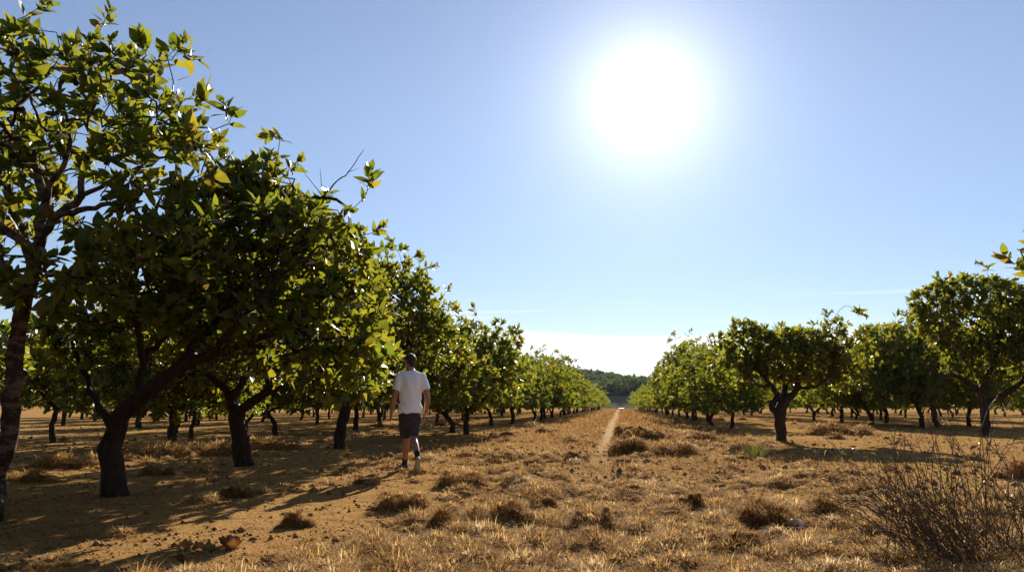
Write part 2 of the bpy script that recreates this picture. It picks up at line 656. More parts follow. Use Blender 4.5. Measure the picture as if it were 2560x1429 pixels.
# ------------------------------------------------------------------ the big trees modelled one by one
def hero_tree(seed, base, limbs, ells, n_targets, size, n_tip, n_fine, label, bark, group=None, shell=.45, hi=True, shoots=(), bare=None, step=.14, zcut=None):
    rng = np.random.default_rng(seed)
    base = np.array([base[0], base[1], float(ground_z(base[0], base[1])) - 0.03])
    T = sample_ellipsoids(rng, ells, n_targets, shell)
    if zcut is not None:
        T = T[T[:, 2] > zcut]
    e_ = np.asarray(ells)
    nx = 34
    kx = rng.choice(len(e_), nx)
    dx = rng.normal(size=(nx, 3))
    dx[:, 2] = np.abs(dx[:, 2]) * 1.1 + .1
    X = e_[kx, :3] + unit(dx) * (e_[kx, 3:] + rng.uniform(.05, .42, (nx, 1)))
    T = np.vstack([T, X])
    if len(shoots):
        T = np.vstack([T, np.asarray(shoots)])
    chains, tips, fine = grow_tree(rng, limbs, T, step)
    chains, tips, fine = local(base, chains, tips, fine)
    root = empty('fruit_tree', base)
    tag(root, label, 'tree', group or 'fruit trees of the orchard')
    link('trunk', wood_mesh(rng, 'trunk', chains, 0, 20), bark, root)
    link('crown', foliage(rng, 'crown', tips, fine, n_tip, n_fine, size, hi), M['leaf'], root)
    if bare is not None:
        TB = Tubes()
        for b in bare:
            b = np.asarray(b)
            TB.add(b[:, :3] - base, b[:, 3], 5)
        link('bare_branch', TB.mesh('bare_branch'), bark, root)
    return root


def px_limb(spec, r0, r1, rng, flare=0.0, step=.09, wob=.012):
    return limb([at(x, y, Y) for x, y, Y in spec], r0, r1, step, rng, wob, flare)


def ell(px, py, Y, rx, ry, rz):
    c = at(px, py, Y)
    return (c[0], c[1], c[2], rx, ry, rz)


rg = np.random.default_rng(11)
# tree 1: pale patchy trunk at the edge of the frame
Y1 = 6.5
b1 = gp(-38, 1302)
L1 = [
    px_limb([(-38, 1306, b1[1]), (-8, 1210, 6.55), (18, 1100, 6.5), (32, 1000, 6.5), (38, 900, 6.5), (50, 800, 6.45), (78, 700, 6.4), (95, 620, 6.35)], .10, .062, rg, .3),
    px_limb([(95, 620, 6.35), (108, 560, 6.3), (112, 500, 6.3), (98, 440, 6.3), (80, 360, 6.35), (60, 270, 6.4)], .055, .02, rg),
    px_limb([(112, 510, 6.3), (135, 450, 6.2), (165, 390, 6.1), (172, 320, 6.1), (150, 230, 6.1)], .035, .012, rg),
    px_limb([(100, 590, 6.32), (150, 535, 6.2), (196, 492, 6.1), (206, 430, 6.05), (235, 360, 6.0), (280, 330, 5.95), (335, 308, 5.9)], .045, .012, rg),
    px_limb([(150, 535, 6.2), (215, 522, 6.05), (310, 508, 5.9), (350, 545, 5.8), (400, 590, 5.75)], .032, .01, rg),
    px_limb([(196, 492, 6.1), (250, 470, 6.1), (300, 440, 6.1), (400, 400, 6.2), (480, 370, 6.2)], .024, .008, rg),
    px_limb([(92, 640, 6.35), (30, 580, 6.3), (-60, 540, 6.3), (-200, 480, 6.3)], .05, .015, rg),
    px_limb([(85, 680, 6.38), (60, 590, 6.6), (20, 480, 6.9), (-40, 380, 7.1)], .05, .015, rg),
    px_limb([(82, 700, 6.4), (130, 690, 6.1), (200, 690, 5.8), (290, 700, 5.6)], .022, .008, rg),
]
E1 = [ell(110, 260, 6.3, 1.0, .95, .72), ell(330, 250, 6.1, .42, .6, .55), ell(390, 430, 6.0, .48, .7, .62), ell(-180, 380, 6.4, 1.0, 1.1, 1.1),
      ell(330, 600, 5.9, .5, .6, .28), ell(120, 690, 5.9, .75, .6, .24), ell(60, 520, 6.6, .5, .5, .4), ell(480, 330, 6.1, .26, .4, .3), ell(200, 760, 6.2, .5, .5, .14), ell(-250, 700, 6.4, .8, .7, .4)]
S1 = [at(*s) for s in [(465, 100, 6.0), (560, 255, 6.0), (570, 310, 6.0), (540, 520, 5.8), (125, 5, 6.2), (65, 40, 6.2), (275, 25, 6.0), (350, 90, 6.0), (500, 690, 5.6), (480, 620, 5.7), (430, 150, 6.0), (20, 60, 6.2)]]
hero_tree(1, b1, L1, E1, 1450, .2, 10, 2, 'big tree with a pale patchy trunk cut by the picture edge, nearest of all', M['bark_pale'], shoots=S1)

# tree 2: forked trunk with one long low limb
b2 = gp(287, 1236)
Y2 = b2[1]
L2 = [
    px_limb([(287, 1242, Y2), (283, 1180, Y2), (278, 1120, Y2), (290, 1065, Y2), (318, 1020, Y2 - .05), (350, 992, Y2 - .1)], .112, .10, rg, .25),
    px_limb([(350, 992, Y2 - .1), (395, 955, Y2 - .2), (440, 920, Y2 - .3), (520, 888, Y2 - .45), (610, 862, Y2 - .55), (700, 825, Y2 - .6), (800, 790, Y2 - .6)], .088, .022, rg),
    px_limb([(345, 1000, Y2 - .1), (352, 950, Y2 + .05), (358, 900, Y2 + .15), (385, 868, Y2 + .2), (430, 820, Y2 + .3), (470, 720, Y2 + .4), (520, 600, Y2 + .4)], .06, .015, rg),
    px_limb([(281, 1080, Y2), (262, 1035, Y2 + .1), (240, 1000, Y2 + .2), (205, 930, Y2 + .4), (180, 850, Y2 + .5)], .055, .02, rg),
    px_limb([(440, 920, Y2 - .3), (500, 850, Y2 - .2), (590, 740, Y2 - .1), (670, 620, Y2), (715, 560, Y2), (770, 515, Y2), (812, 490, Y2)], .055, .016, rg),
    px_limb([(520, 888, Y2 - .45), (600, 800, Y2 - .9), (690, 700, Y2 - 1.1), (780, 640, Y2 - 1.2)], .035, .012, rg),
    px_limb([(358, 900, Y2 + .15), (340, 820, Y2 - .3), (330, 720, Y2 - .6), (360, 620, Y2 - .7)], .04, .012, rg),
]
E2 = [ell(610, 600, Y2, .98, 1.2, .82), ell(660, 480, Y2, .42, .7, .38), ell(800, 640, Y2 - .3, .52, .9, .55), ell(830, 800, Y2 - .4, .5, .7, .5), ell(430, 690, Y2, .9, 1.1, .62),
      ell(270, 760, Y2 + .2, .55, .8, .42), ell(600, 790, Y2 - .5, .9, .7, .35), ell(850, 920, Y2 - .5, .42, .6, .34), ell(190, 860, Y2 + .3, .5, .7, .34), ell(700, 900, Y2 - .4, .5, .5, .2)]
S2 = [at(*s) for s in [(700, 350, Y2), (640, 400, Y2), (750, 400, Y2), (905, 500, Y2 - .2), (925, 430, Y2 - .2), (960, 565, Y2 - .2), (870, 520, Y2), (560, 380, Y2), (920, 700, Y2 - .4), (975, 780, Y2 - .4)]]
br = np.random.default_rng(5)
bare2 = [px_limb([(800, 500, Y2), (812, 488, Y2), (845, 450, Y2), (872, 430, Y2), (890, 405, Y2), (912, 372, Y2)], .013, .003, br, 0, .05, .006),
         px_limb([(806, 490, Y2), (775, 450, Y2 - .05), (752, 418, Y2 - .1)], .006, .002, br, 0, .05, .004),
         px_limb([(812, 488, Y2), (803, 455, Y2), (801, 422, Y2)], .006, .002, br, 0, .05, .004),
         px_limb([(868, 430, Y2), (885, 425, Y2), (896, 420, Y2)], .004, .0015, br, 0, .05, .003),
         px_limb([(905, 505, Y2 - .2), (918, 470, Y2 - .2), (925, 422, Y2 - .2)], .005, .002, br, 0, .05, .004),
         px_limb([(920, 455, Y2 - .2), (932, 444, Y2 - .2)], .003, .0015, br, 0, .05, .003)]
hero_tree(2, b2, L2, E2, 2400, .2, 10, 3, 'broad tree with a long low limb and a bare dead branch above its crown', M['bark'], shoots=S2, bare=bare2)

# tree 3
b3 = gp(608, 1164)
Y3 = b3[1]
L3 = [
    px_limb([(608, 1168, Y3), (603, 1110, Y3), (597, 1060, Y3), (592, 1030, Y3)], .12, .125, rg, .2),
    px_limb([(590, 1030, Y3), (574, 1000, Y3), (565, 975, Y3), (530, 945, Y3 - .2), (480, 915, Y3 - .4)], .085, .03, rg),
    px_limb([(578, 1000, Y3), (600, 965, Y3 + .1), (625, 925, Y3 + .3), (650, 860, Y3 + .4), (690, 760, Y3 + .4)], .07, .02, rg),
    px_limb([(598, 1035, Y3), (625, 1005, Y3 - .1), (665, 980, Y3 - .2), (675, 935, Y3 - .2), (720, 870, Y3 - .2), (800, 780, Y3 - .2)], .085, .02, rg),
    px_limb([(650, 990, Y3 - .2), (700, 970, Y3 - .5), (760, 945, Y3 - .8), (850, 900, Y3 - 1)], .05, .015, rg),
]
E3 = [ell(700, 760, Y3, 1.9, 1.8, 1.05), ell(850, 880, Y3 - .5, 1.0, 1.3, .85), ell(520, 860, Y3, 1.2, 1.4, .7), ell(860, 700, Y3, .8, .8, .7)]
hero_tree(3, b3, L3, E3, 2100, .2, 10, 3, 'tree with a thick forked trunk, next in the left row after the broad low-limbed one', M['bark'])

# tree 4: leaning trunk left of the walker
b4 = gp(848, 1120)
Y4 = b4[1]
L4 = [
    px_limb([(846, 1123, Y4), (852, 1080, Y4), (860, 1040, Y4), (872, 1000, Y4)], .12, .12, rg, .15),
    px_limb([(866, 1012, Y4), (900, 975, Y4), (935, 930, Y4), (980, 850, Y4)], .08, .025, rg),
    px_limb([(868, 1008, Y4), (850, 960, Y4 - .2), (830, 900, Y4 - .4), (800, 820, Y4 - .4)], .07, .025, rg),
    px_limb([(872, 1000, Y4), (890, 930, Y4 + .3), (910, 850, Y4 + .4), (930, 760, Y4 + .4)], .07, .02, rg),
]
E4 = [ell(930, 800, Y4, 1.75, 1.8, 1.3), ell(860, 930, Y4, 1.5, 1.5, .7), ell(1010, 730, Y4, .7, .8, .75), ell(1080, 850, Y4, .6, .8, .7)]
S4 = [at(*s) for s in [(1015, 620, Y4), (1050, 655, Y4), (970, 600, Y4), (1090, 665, Y4), (1000, 640, Y4)]]
hero_tree(4, b4, L4, E4, 2100, .215, 10, 3, 'tree whose straight trunk leans right beside the walking man', M['bark'], shoots=S4)

# right row: first whole tree, with knobbly trunk and a tall sprig
b5 = gp(1951, 1102)
Y5 = b5[1]
L5 = [
    px_limb([(1953, 1106, Y5), (1953, 1080, Y5), (1948, 1050, Y5), (1952, 1020, Y5), (1962, 1000, Y5)], .135, .15, rg, .15),
    px_limb([(1950, 1035, Y5), (1931, 1022, Y5), (1932, 1005, Y5), (1944, 993, Y5)], .085, .07, rg),
    px_limb([(1955, 1005, Y5), (1938, 975, Y5), (1920, 955, Y5), (1895, 925, Y5 - .3), (1870, 880, Y5 - .4), (1850, 840, Y5 - .4)], .09, .022, rg),
    px_limb([(1965, 1000, Y5), (1990, 975, Y5), (2000, 950, Y5), (2035, 935, Y5), (2060, 900, Y5), (2085, 860, Y5), (2100, 820, Y5)], .10, .022, rg),
    px_limb([(1958, 1000, Y5), (1965, 950, Y5 + .4), (1960, 900, Y5 + .5), (1950, 840, Y5 + .5)], .1, .025, rg),
    px_limb([(1995, 970, Y5), (2040, 965, Y5 - .6), (2070, 945, Y5 - .9), (2110, 930, Y5 - 1)], .05, .02, rg),
    px_limb([(1930, 965, Y5), (1895, 960, Y5 - .5), (1870, 940, Y5 - .8)], .05, .02, rg),
]
E5 = [ell(1875, 870, Y5, .75, 1.0, .75), ell(1980, 890, Y5, 1.3, 1.5, .75), ell(2085, 820, Y5, .42, .5, .45), ell(2040, 900, Y5, .9, 1.2, .65), ell(1830, 930, Y5, .5, .9, .45), ell(2105, 940, Y5, .5, .8, .45), ell(2140, 890, Y5, .45, .7, .5)]
S5 = [at(*s) for s in [(2110, 765, Y5), (2140, 775, Y5), (2165, 790, Y5), (2150, 820, Y5), (2070, 790, Y5), (2155, 850, Y5), (1850, 805, Y5), (1800, 835, Y5), (1955, 815, Y5)]]
hero_tree(5, b5, L5, E5, 1600, .24, 10, 3, 'tree with a stout knobbly trunk and a wispy sprig on top, right of the alley', M['bark'], shoots=S5, shell=.55)

# far right: tall dark round crown
b6 = gp(2462, 1088)
Y6 = b6[1]
L6 = [
    px_limb([(2463, 1092, Y6), (2464, 1060, Y6), (2462, 1030, Y6), (2458, 1000, Y6), (2450, 975, Y6)], .135, .125, rg, .15),
    px_limb([(2450, 978, Y6), (2420, 955, Y6), (2390, 940, Y6 - .3), (2350, 935, Y6 - .6), (2315, 915, Y6 - .7)], .11, .03, rg),
    px_limb([(2452, 975, Y6), (2470, 935, Y6), (2490, 890, Y6), (2500, 830, Y6), (2480, 760, Y6)], .1, .03, rg),
    px_limb([(2465, 1005, Y6), (2500, 990, Y6), (2540, 965, Y6 - .3), (2600, 900, Y6 - .3), (2650, 820, Y6)], .1, .03, rg),
    px_limb([(2490, 890, Y6), (2450, 820, Y6 + .3), (2400, 780, Y6 + .3)], .08, .025, rg),
]
E6 = [ell(2440, 790, Y6, 1.9, 1.8, 1.4), ell(2570, 800, Y6, 1.6, 1.8, 1.4), ell(2500, 900, Y6, 1.8, 1.6, .8), ell(2350, 760, Y6, .9, 1, .8)]
S6 = [at(*s) for s in [(2270, 745, Y6), (2285, 750, Y6), (2300, 755, Y6)]]
hero_tree(6, b6, L6, E6, 2700, .25, 12, 3, 'tall tree with a dense dark rounded crown, rightmost large tree by the dry shrub', M['bark'], shoots=S6, shell=.5)

# near tree right of the frame, only a sprig of it reaches the picture
b7 = np.array([5.6, 5.4, 0.0])
L7 = [limb([(5.6, 5.4, 0), (5.55, 5.45, .5), (5.6, 5.4, .95), (5.5, 5.4, 1.2)], .13, .1, .09, rg, .012, .3),
      limb([(5.5, 5.4, 1.2), (5.1, 5.3, 1.6), (4.6, 5.2, 2.0), (4.0, 5.1, 2.2), (3.4, 5.0, 2.15), (3.05, 5.0, 2.1)], .07, .008, .09, rg),
      limb([(5.5, 5.4, 1.2), (5.8, 5.6, 1.8), (6.0, 5.7, 2.6), (5.9, 5.8, 3.4)], .08, .02, .09, rg),
      limb([(5.52, 5.4, 1.15), (5.9, 4.9, 1.7), (6.4, 4.6, 2.4)], .06, .02, .09, rg)]
E7 = [(5.9, 5.5, 3.0, 1.2, 1.3, .9), (5.1, 5.4, 2.5, .9, 1.1, .7), (6.3, 4.9, 2.4, 1.1, 1.0, .8), (4.3, 5.2, 2.35, .6, .5, .35)]
S7 = [at(*s) for s in [(2515, 640, 5.0), (2535, 660, 5.0), (2550, 625, 5.0), (2575, 590, 5.0), (2560, 650, 4.95), (2600, 640, 5.0), (2590, 680, 5.0), (2585, 610, 5.0), (2620, 660, 5.0)]]
hero_tree(7, b7, L7, E7, 900, .17, 9, 2, 'nearest tree on the right, only a leafy sprig of it shows at the picture edge', M['bark'], shoots=S7)


# ------------------------------------------------------------------ orchard trees repeated along the rows
def orchard_proto(seed, height, radius, leaf, n_t, n_tip, n_fine, hi, lod):
    rng = np.random.default_rng(seed)
    fork = rng.uniform(.62, .95)
    lean = rng.normal(0, .16, 2)
    r0 = rng.uniform(.085, .12)
    limbs = []
    kink = rng.normal(0, .045, 2)
    top = np.array([lean[0], lean[1], fork])
    limbs.append(limb([(0, 0, -.05), (kink[0], kink[1], fork * .45), tuple(top)], r0, r0 * .8, .1, rng, .014, .3))
    nl = rng.integers(3, 5)
    a0 = rng.uniform(0, 6.28)
    tipsl = []
    for i in range(nl):
        a = a0 + i * 6.283 / nl + rng.normal(0, .35)
        reach = radius * rng.uniform(.45, .7)
        e = top + np.array([math.cos(a) * reach, math.sin(a) * reach, (height - fork) * rng.uniform(.4, .62)])
        mid = top + (e - top) * .45 + np.array([math.cos(a) * .12, math.sin(a) * .12, -.1]) + rng.normal(0, .08, 3)
        limbs.append(limb([tuple(top), tuple(mid), tuple(e)], r0 * .55, r0 * .16, .1, rng))
        tipsl.append(e)
    els = [(top[0], top[1], fork + (height - fork) * .55, radius * .72, radius * .72, (height - fork) * .40)]
    for e in tipsl:
        els.append((e[0] * 1.05, e[1] * 1.05, e[2] + rng.uniform(-.2, .25), radius * rng.uniform(.36, .5), radius * rng.uniform(.36, .5), (height - fork) * rng.uniform(.24, .36)))
    for i in range(8):
        a = a0 + i * .785 + rng.normal(0, .25)
        q = rng.uniform(.5, .75)
        els.append((math.cos(a) * radius * q, math.sin(a) * radius * q, fork + (height - fork) * rng.uniform(.10, .34), radius * .36, radius * .36, (height - fork) * .24))
    T = sample_ellipsoids(rng, els, n_t, .5)
    T = T[T[:, 2] > .85]
    for i in range(14):
        a = rng.uniform(0, 6.28)
        rr = rng.uniform(0, .8) * radius
        T = np.vstack([T, [math.cos(a) * rr, math.sin(a) * rr, fork + (height - fork) * (1 - .35 * (rr / radius) ** 2) + rng.uniform(-.1, .45)]])
    chains, tips, fine = grow_tree(rng, limbs, T, .2 if lod == 0 else .3)
    wood = wood_mesh(rng, 'trunk', chains, 0.0 if lod == 0 else (.006 if lod == 1 else .02), 10 if lod == 0 else 7)
    wood.materials.append(M['bark'])
    crown = foliage(rng, 'crown', tips, fine, n_tip, n_fine, leaf, hi, wfac=.5 if lod else .46)
    crown.materials.append(M['leaf'] if lod == 0 else M['leaf_far'])
    return wood, crown


PROTO0 = [orchard_proto(100 + i, h, r, .24, 1700, 10, 3, True, 0) for i, (h, r) in enumerate([(3.7, 2.3), (4.1, 2.4), (3.5, 2.1), (3.9, 2.5)])]
PROTO1 = [orchard_proto(200 + i, h, r, .3, 1150, 10, 2, False, 1) for i, (h, r) in enumerate([(3.7, 2.3), (4.2, 2.4), (3.4, 2.2), (3.9, 2.5), (3.6, 2.6)])]
PROTO2 = [orchard_proto(300 + i, h, r, .36, 520, 9, 1, False, 2) for i, (h, r) in enumerate([(3.7, 2.4), (4.0, 2.5), (3.5, 2.3), (3.9, 2.6)])]
tree_rng = np.random.default_rng(77)


def place_tree(x, y, label, group, scale=None, rz=None, lod=None, k=None):
    d = math.hypot(x, y)
    if lod is None:
        lod = 0 if d < 30 else (1 if d < 75 else 2)
    pr = (PROTO0, PROTO1, PROTO2)[lod]
    k = int(tree_rng.integers(len(pr))) if k is None else k % len(pr)
    wood, crown = pr[k]
    o = empty('fruit_tree', (x, y, float(ground_z(x, y)) - .02), tree_rng.uniform(0, 6.28) if rz is None else rz)
    o.rotation_euler = (tree_rng.normal(0, .05), tree_rng.normal(0, .05), o.rotation_euler[2])
    s = tree_rng.uniform(.86, 1.16) if scale is None else scale
    o.scale = (s * tree_rng.uniform(.95, 1.05), s * tree_rng.uniform(.95, 1.05), s * tree_rng.uniform(.95, 1.05))
    tag(o, label, 'tree', group)
    link('trunk', wood, None, o)
    link('crown', crown, None, o)
    return o


G_ORCH = 'fruit trees of the orchard'
# the orchard goes on to the left of the frame and behind the camera; these unseen trees are added to shade the ground at lower left
for x_, y_, lab_ in [(-6.0, 2.0, 'unseen tree added to the left row for shade, beside the camera'), (-6.1, -2.6, 'unseen tree added to the left row for shade, behind the camera'),
                     (-11.2, 8.2, 'unseen tree added to the second row for shade, level with the broad tree'), (-11.0, 3.4, 'unseen tree added to the second row for shade, level with the camera'),
                     (-10.8, -1.8, 'unseen tree added to the second row for shade, behind the camera')]:
    place_tree(x_, y_, lab_, G_ORCH, 1.1, lod=0)
# single trees one can point at
for px_, py_, lab, s in [
    (1035, 1100, 'tree hidden behind the walking man, in the left row', 1.0),
    (1169, 1084, 'left-row tree second to the right of the walking man', 1.12),
    (1128, 1080, 'left-row tree showing just right of the walking man, closest to him', .95),
    (1227, 1063, 'left-row tree third to the right of the walking man', 1.05),
    (1279, 1058, 'left-row tree fourth to the right of the walking man', 1.08),
    (1337, 1052, 'left-row tree fifth to the right of the walking man', 1.05),
    (1827, 1071, 'small low tree left of the stout knobbly tree', .82),
    (1779, 1063, 'tree behind the small low one in the right row', .95),
    (1738, 1050, 'taller tree standing above its neighbours in the right row', 1.25),
    (433, 1117, 'larger tree standing behind the long low limb of the broad tree', 1.1),
    (478, 1108, 'smaller tree between the broad tree and the thick forked trunk', .8),
    (132, 1107, 'tree seen between the patchy trunk and the broad low-limbed tree', .95),
    (687, 1085, 'small tree seen just right of the thick forked trunk, beyond it', .85),
    (2104, 1057, 'tree right behind the stout knobbly tree, in the next row', 1.2),
    (2216, 1055, 'tree under the gap between the two big crowns on the right', 1.3),
    (2303, 1068, 'second tree to the left of the tall rounded tree', 1.25),
    (2346, 1066, 'tree whose crown touches the tall rounded tree on its left', 1.35),
]:
    p = gp(px_, py_)
    place_tree(p[0], p[1], lab, G_ORCH, s)

taken = [(o.location.x, o.location.y) for o in sc.objects if o.parent is None and o.name.startswith('fruit_tree')]


def free(x, y, r=3.0):
    return all((x - a) ** 2 + (y - b) ** 2 > r * r for a, b in taken)


def row(x0, ya, yb, stepy, label, group, jx=.3, jy=.5, sc_=None, skip=0.03):
    y = ya
    while y < yb:
        x = x0 + tree_rng.normal(0, jx)
        yy = y + tree_rng.normal(0, jy)
        y += stepy
        if not free(x, yy) or tree_rng.uniform() < skip:
            continue
        px = VPX + F * x / yy
        if px < -260 or px > 2820:
            continue
        taken.append((x, yy))
        place_tree(x, yy, label, group, sc_)


row(-5.5, 51, 215, 4.6, 'tree in the long line closing the alley on its left, far from the walker', 'far trees of the left line along the alley', .2, .3, None, 0)
row(5.0, 41, 215, 4.6, 'tree in the long line closing the alley on its right, toward the hill', 'far trees of the right line along the alley', .2, .3, None, 0)
GL, GR = 'trees in the rows behind the left line', 'trees in the rows behind the right line'
LL, LR = 'tree of the rows seen beyond the trunks of the left line', 'tree of the rows seen beyond the trunks of the right line'
for x0, ya, yb in [(-10.8, 24, 120), (-15.6, 25, 120), (-20.8, 30, 120), (-26.2, 36, 120), (-32, 42, 115), (-38, 48, 110), (-44, 56, 105)]:
    row(x0, ya, yb, 6.2, LL, GL, .5, .9)
for x0, ya, yb in [(12.2, 41, 130), (17.2, 40, 130), (22.6, 46, 125), (28.2, 55, 125), (34, 66, 120), (40, 78, 120)]:
    row(x0, ya, yb, 6.2, LR, GR, .5, .9)

# ------------------------------------------------------------------ ground sheet
def build_ground():
    rr = np.concatenate([np.geomspace(.25, 3.2, 18), np.geomspace(3.3, 30, 330), np.geomspace(31, 160, 120), np.geomspace(170, 6000, 40)])
    a_f = np.linspace(R(-48), R(40), 760)
    a_b = np.linspace(R(40), R(312), 60)[1:-1]
    aa = np.concatenate([a_f, a_b])
    na, nr = len(aa), len(rr)
    A, RR = np.meshgrid(aa, rr)
    X, Y = RR * np.sin(A), RR * np.cos(A)
    Z = ground_z(X, Y)
    V = np.stack([X, Y, Z], -1).reshape(-1, 3)
    idx = np.arange(nr * na).reshape(nr, na)
    r1 = np.roll(idx, -1, 1)
    F4 = np.stack([idx[:-1], idx[1:], r1[1:], r1[:-1]], -1).reshape(-1, 4)
    V = np.vstack([V, [[0, 0, float(ground_z(0, 0))]]])
    F3 = np.stack([idx[0], r1[0], np.full(na, len(V) - 1)], -1)
    F3 = F3[:, ::-1]
    dens = litter_density(V[:, 0], V[:, 1])
    d = np.hypot(V[:, 0], V[:, 1])
    cover = dens * np.clip((d - 12) / 26, 0, .85)
    dust = np.exp(-((V[:, 0] - track_x(V[:, 1])) / (.17 + .003 * np.clip(V[:, 1], 0, 99) + .05 * fbm(V[:, 0] * 3, V[:, 1] * .9, 77))) ** 4) * np.clip((V[:, 1] - 10) / 20, 0, .75) * (V[:, 1] < 220)
    me = mesh_data('ground', V, [F4, F3], True, {'cover': cover, 'dust': dust})
    return tag(link('ground', me, M['soil']), kind='structure')


build_ground()

# ------------------------------------------------------------------ dry grass and litter (beyond counting)
def visible_points(rng, n, y0, y1, xl, xr, dens_fn, power=1.0):
    """points inside the widened view, denser close by"""
    u = rng.uniform(0, 1, n)
    y = 1.0 / (1.0 / y0 + (1.0 / y1 - 1.0 / y0) * u) if power == 1 else y0 * (y1 / y0) ** u
    t = rng.uniform(-.95, .68, n)
    x = t * (y + 1.0)
    keep = (x > xl) & (x < xr)
    x, y = x[keep], y[keep]
    keep = rng.uniform(0, 1, len(x)) < dens_fn(x, y)
    return x[keep], y[keep]


def domes(rng, x, y, rad, h, tint):
    """lumpy low mounds: V, quads, tint"""
    n, ns, nr = len(x), 10, 4
    ph = np.linspace(0, np.pi / 2 * .97, nr)
    a = np.linspace(0, 2 * np.pi, ns, endpoint=False)
    rr = np.cos(ph)[None, :, None] * rad[:, None, None] * rng.uniform(.8, 1.2, (n, nr, ns))
    X = x[:, None, None] + rr * np.cos(a)
    Y = y[:, None, None] + rr * np.sin(a)
    Z = ground_z(X, Y) * 1.0
    Z = ground_z(x, y)[:, None, None] + (np.sin(ph)[None, :, None] * h[:, None, None]) * rng.uniform(.85, 1.15, (n, nr, ns)) - .015
    V = np.stack([X, Y, Z], -1).reshape(-1, 3)
    idx = np.arange(nr * ns).reshape(nr, ns)
    r1 = np.roll(idx, -1, 1)
    q = np.stack([idx[:-1], r1[:-1], r1[1:], idx[1:]], -1).reshape(-1, 4)
    return V, (q[None] + (np.arange(n) * nr * ns)[:, None, None]).reshape(-1, 4), np.repeat(tint, nr * ns)


def hummock(rng, cx, cy, rad, h, tb, s, comb, seg=3, z=None):
    """blades laid over a mound, combed outward and down"""
    n = len(cx)
    a = rng.uniform(0, 6.28, n)
    u = rng.uniform(0, 1, n) ** .7
    ph = (1 - u) * np.pi / 2
    r = np.cos(ph) * rad * .85
    px, py = cx + np.cos(a) * r, cy + np.sin(a) * r
    pz = (ground_z(cx, cy) if z is None else z) + np.sin(ph) * h * .72 - .01
    P = np.stack([px, py, pz], 1)
    az = a + rng.normal(0, .5, n) + .5 * np.sin(comb - a)
    L = rng.uniform(.22, .58, n) * (rad * .5 + h * .5) * (1 + .6 * (rng.uniform(0, 1, n) < .06))
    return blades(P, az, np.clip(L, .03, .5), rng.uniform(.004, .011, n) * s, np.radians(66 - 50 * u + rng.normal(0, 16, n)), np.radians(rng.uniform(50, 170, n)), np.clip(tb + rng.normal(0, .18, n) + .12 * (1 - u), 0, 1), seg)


def litter():
    rng = np.random.default_rng(31)
    Vs, Fs, Ts, off = [], [], [], 0

    def push(V, Fq, t):
        nonlocal off
        Vs.append(V); Fs.append(Fq + off); Ts.append(t)
        off += len(V)
    # flat curled straw
    x, y = visible_points(rng, 420000, 3.2, 60, -60, 40, lambda x, y: np.clip(litter_density(x, y) * (.35 + 1.2 * vnoise(x * 1.7, y * 1.7, 41)) + .22 * (np.abs(x - track_x(y)) > .33), 0, 1))
    n = len(x)
    s = np.clip(y / 9.0, .75, 3.0)
    P = np.stack([x, y, ground_z(x, y) + .004], 1)
    L = rng.uniform(.02, .075, n) * s
    push(*blades(P, rng.uniform(0, 6.28, n), L, rng.uniform(.004, .013, n) * s, np.radians(rng.uniform(0, 1, n) ** 2 * 45), np.radians(rng.uniform(40, 240, n)),
                 np.clip(rng.normal(.66, .23, n), 0, 1), 4))
    # soft low tufts, each a rounded hummock of combed blades
    x, y = visible_points(rng, 5200, 3.6, 90, -40, 30, lambda x, y: np.clip(litter_density(x, y) * np.clip(vnoise(x * .9, y * .9, 43) * 3.4 - 1.35 + .3 * (y > 12) + .55 * (y < 7.4) * (x > -1.9), 0.03, 1) + .012, 0, 1))
    m = 3
    cl = rng.gamma(3.0, .035, len(x)) * np.clip(y / 13, 1, 2.2)
    x = (x[:, None] + rng.normal(0, 1.3, (len(x), m)) * cl[:, None]).ravel()
    y = (y[:, None] + rng.normal(0, .9, (len(y), m)) * cl[:, None]).ravel()
    k = (np.abs(x - track_x(y)) > .38) | (y < 10)
    x, y = x[k], y[k]
    rad0 = rng.gamma(3.0, .030, len(x)).clip(.03, .2) * np.clip(y / 13, 1, 2.2)
    hh = rad0 * rng.uniform(.5, .95, len(x))
    tb0 = np.clip(rng.normal(.56, .16, len(x)), .2, .9)
    V, Fq, t = domes(rng, x, y, rad0 * .75, hh * .45, tb0 * .75)
    push(V, Fq, t)
    nb = np.clip(330 * np.sqrt(rad0 / .12) / np.clip(y / 6.0, 1, 99), 24, 520).astype(int)
    k = np.repeat(np.arange(len(x)), nb)
    V, Fq, t = hummock(rng, x[k], y[k], rad0[k], hh[k], tb0[k], np.clip(y[k] / 9.0, .8, 3.5), rng.uniform(0, 6.28, len(x))[k])
    push(V, Fq, t)
    # short stubble running on down the alley
    x, y = visible_points(rng, 420000, 10, 190, -5, 5, lambda x, y: np.clip(litter_density(x, y) * np.clip((y - 10) / 8, 0, 1) * (.25 + 1.1 * vnoise(x * .8, y * .35, 47)), 0, 1), 2)
    n = len(x)
    P = np.stack([x, y, ground_z(x, y) - .01], 1)
    push(*blades(P, rng.uniform(0, 6.28, n), rng.uniform(.05, .15, n) * np.clip(y / 25, 1, 1.7), .004 * np.clip(y / 8, 1, 14) * rng.uniform(.7, 1.4, n), np.radians(rng.uniform(45, 88, n)), np.radians(rng.uniform(10, 120, n)),
                 np.clip(rng.normal(.33, .2, n), 0, 1), 2))
    me = mesh_data('dry_grass', np.concatenate(Vs), [np.concatenate(Fs)], False, {'tint': np.concatenate(Ts)})
    return tag(link('dry_grass', me, M['straw']), 'dry straw-coloured grass and litter covering the alley floor', 'dry grass', kind='stuff')


litter()


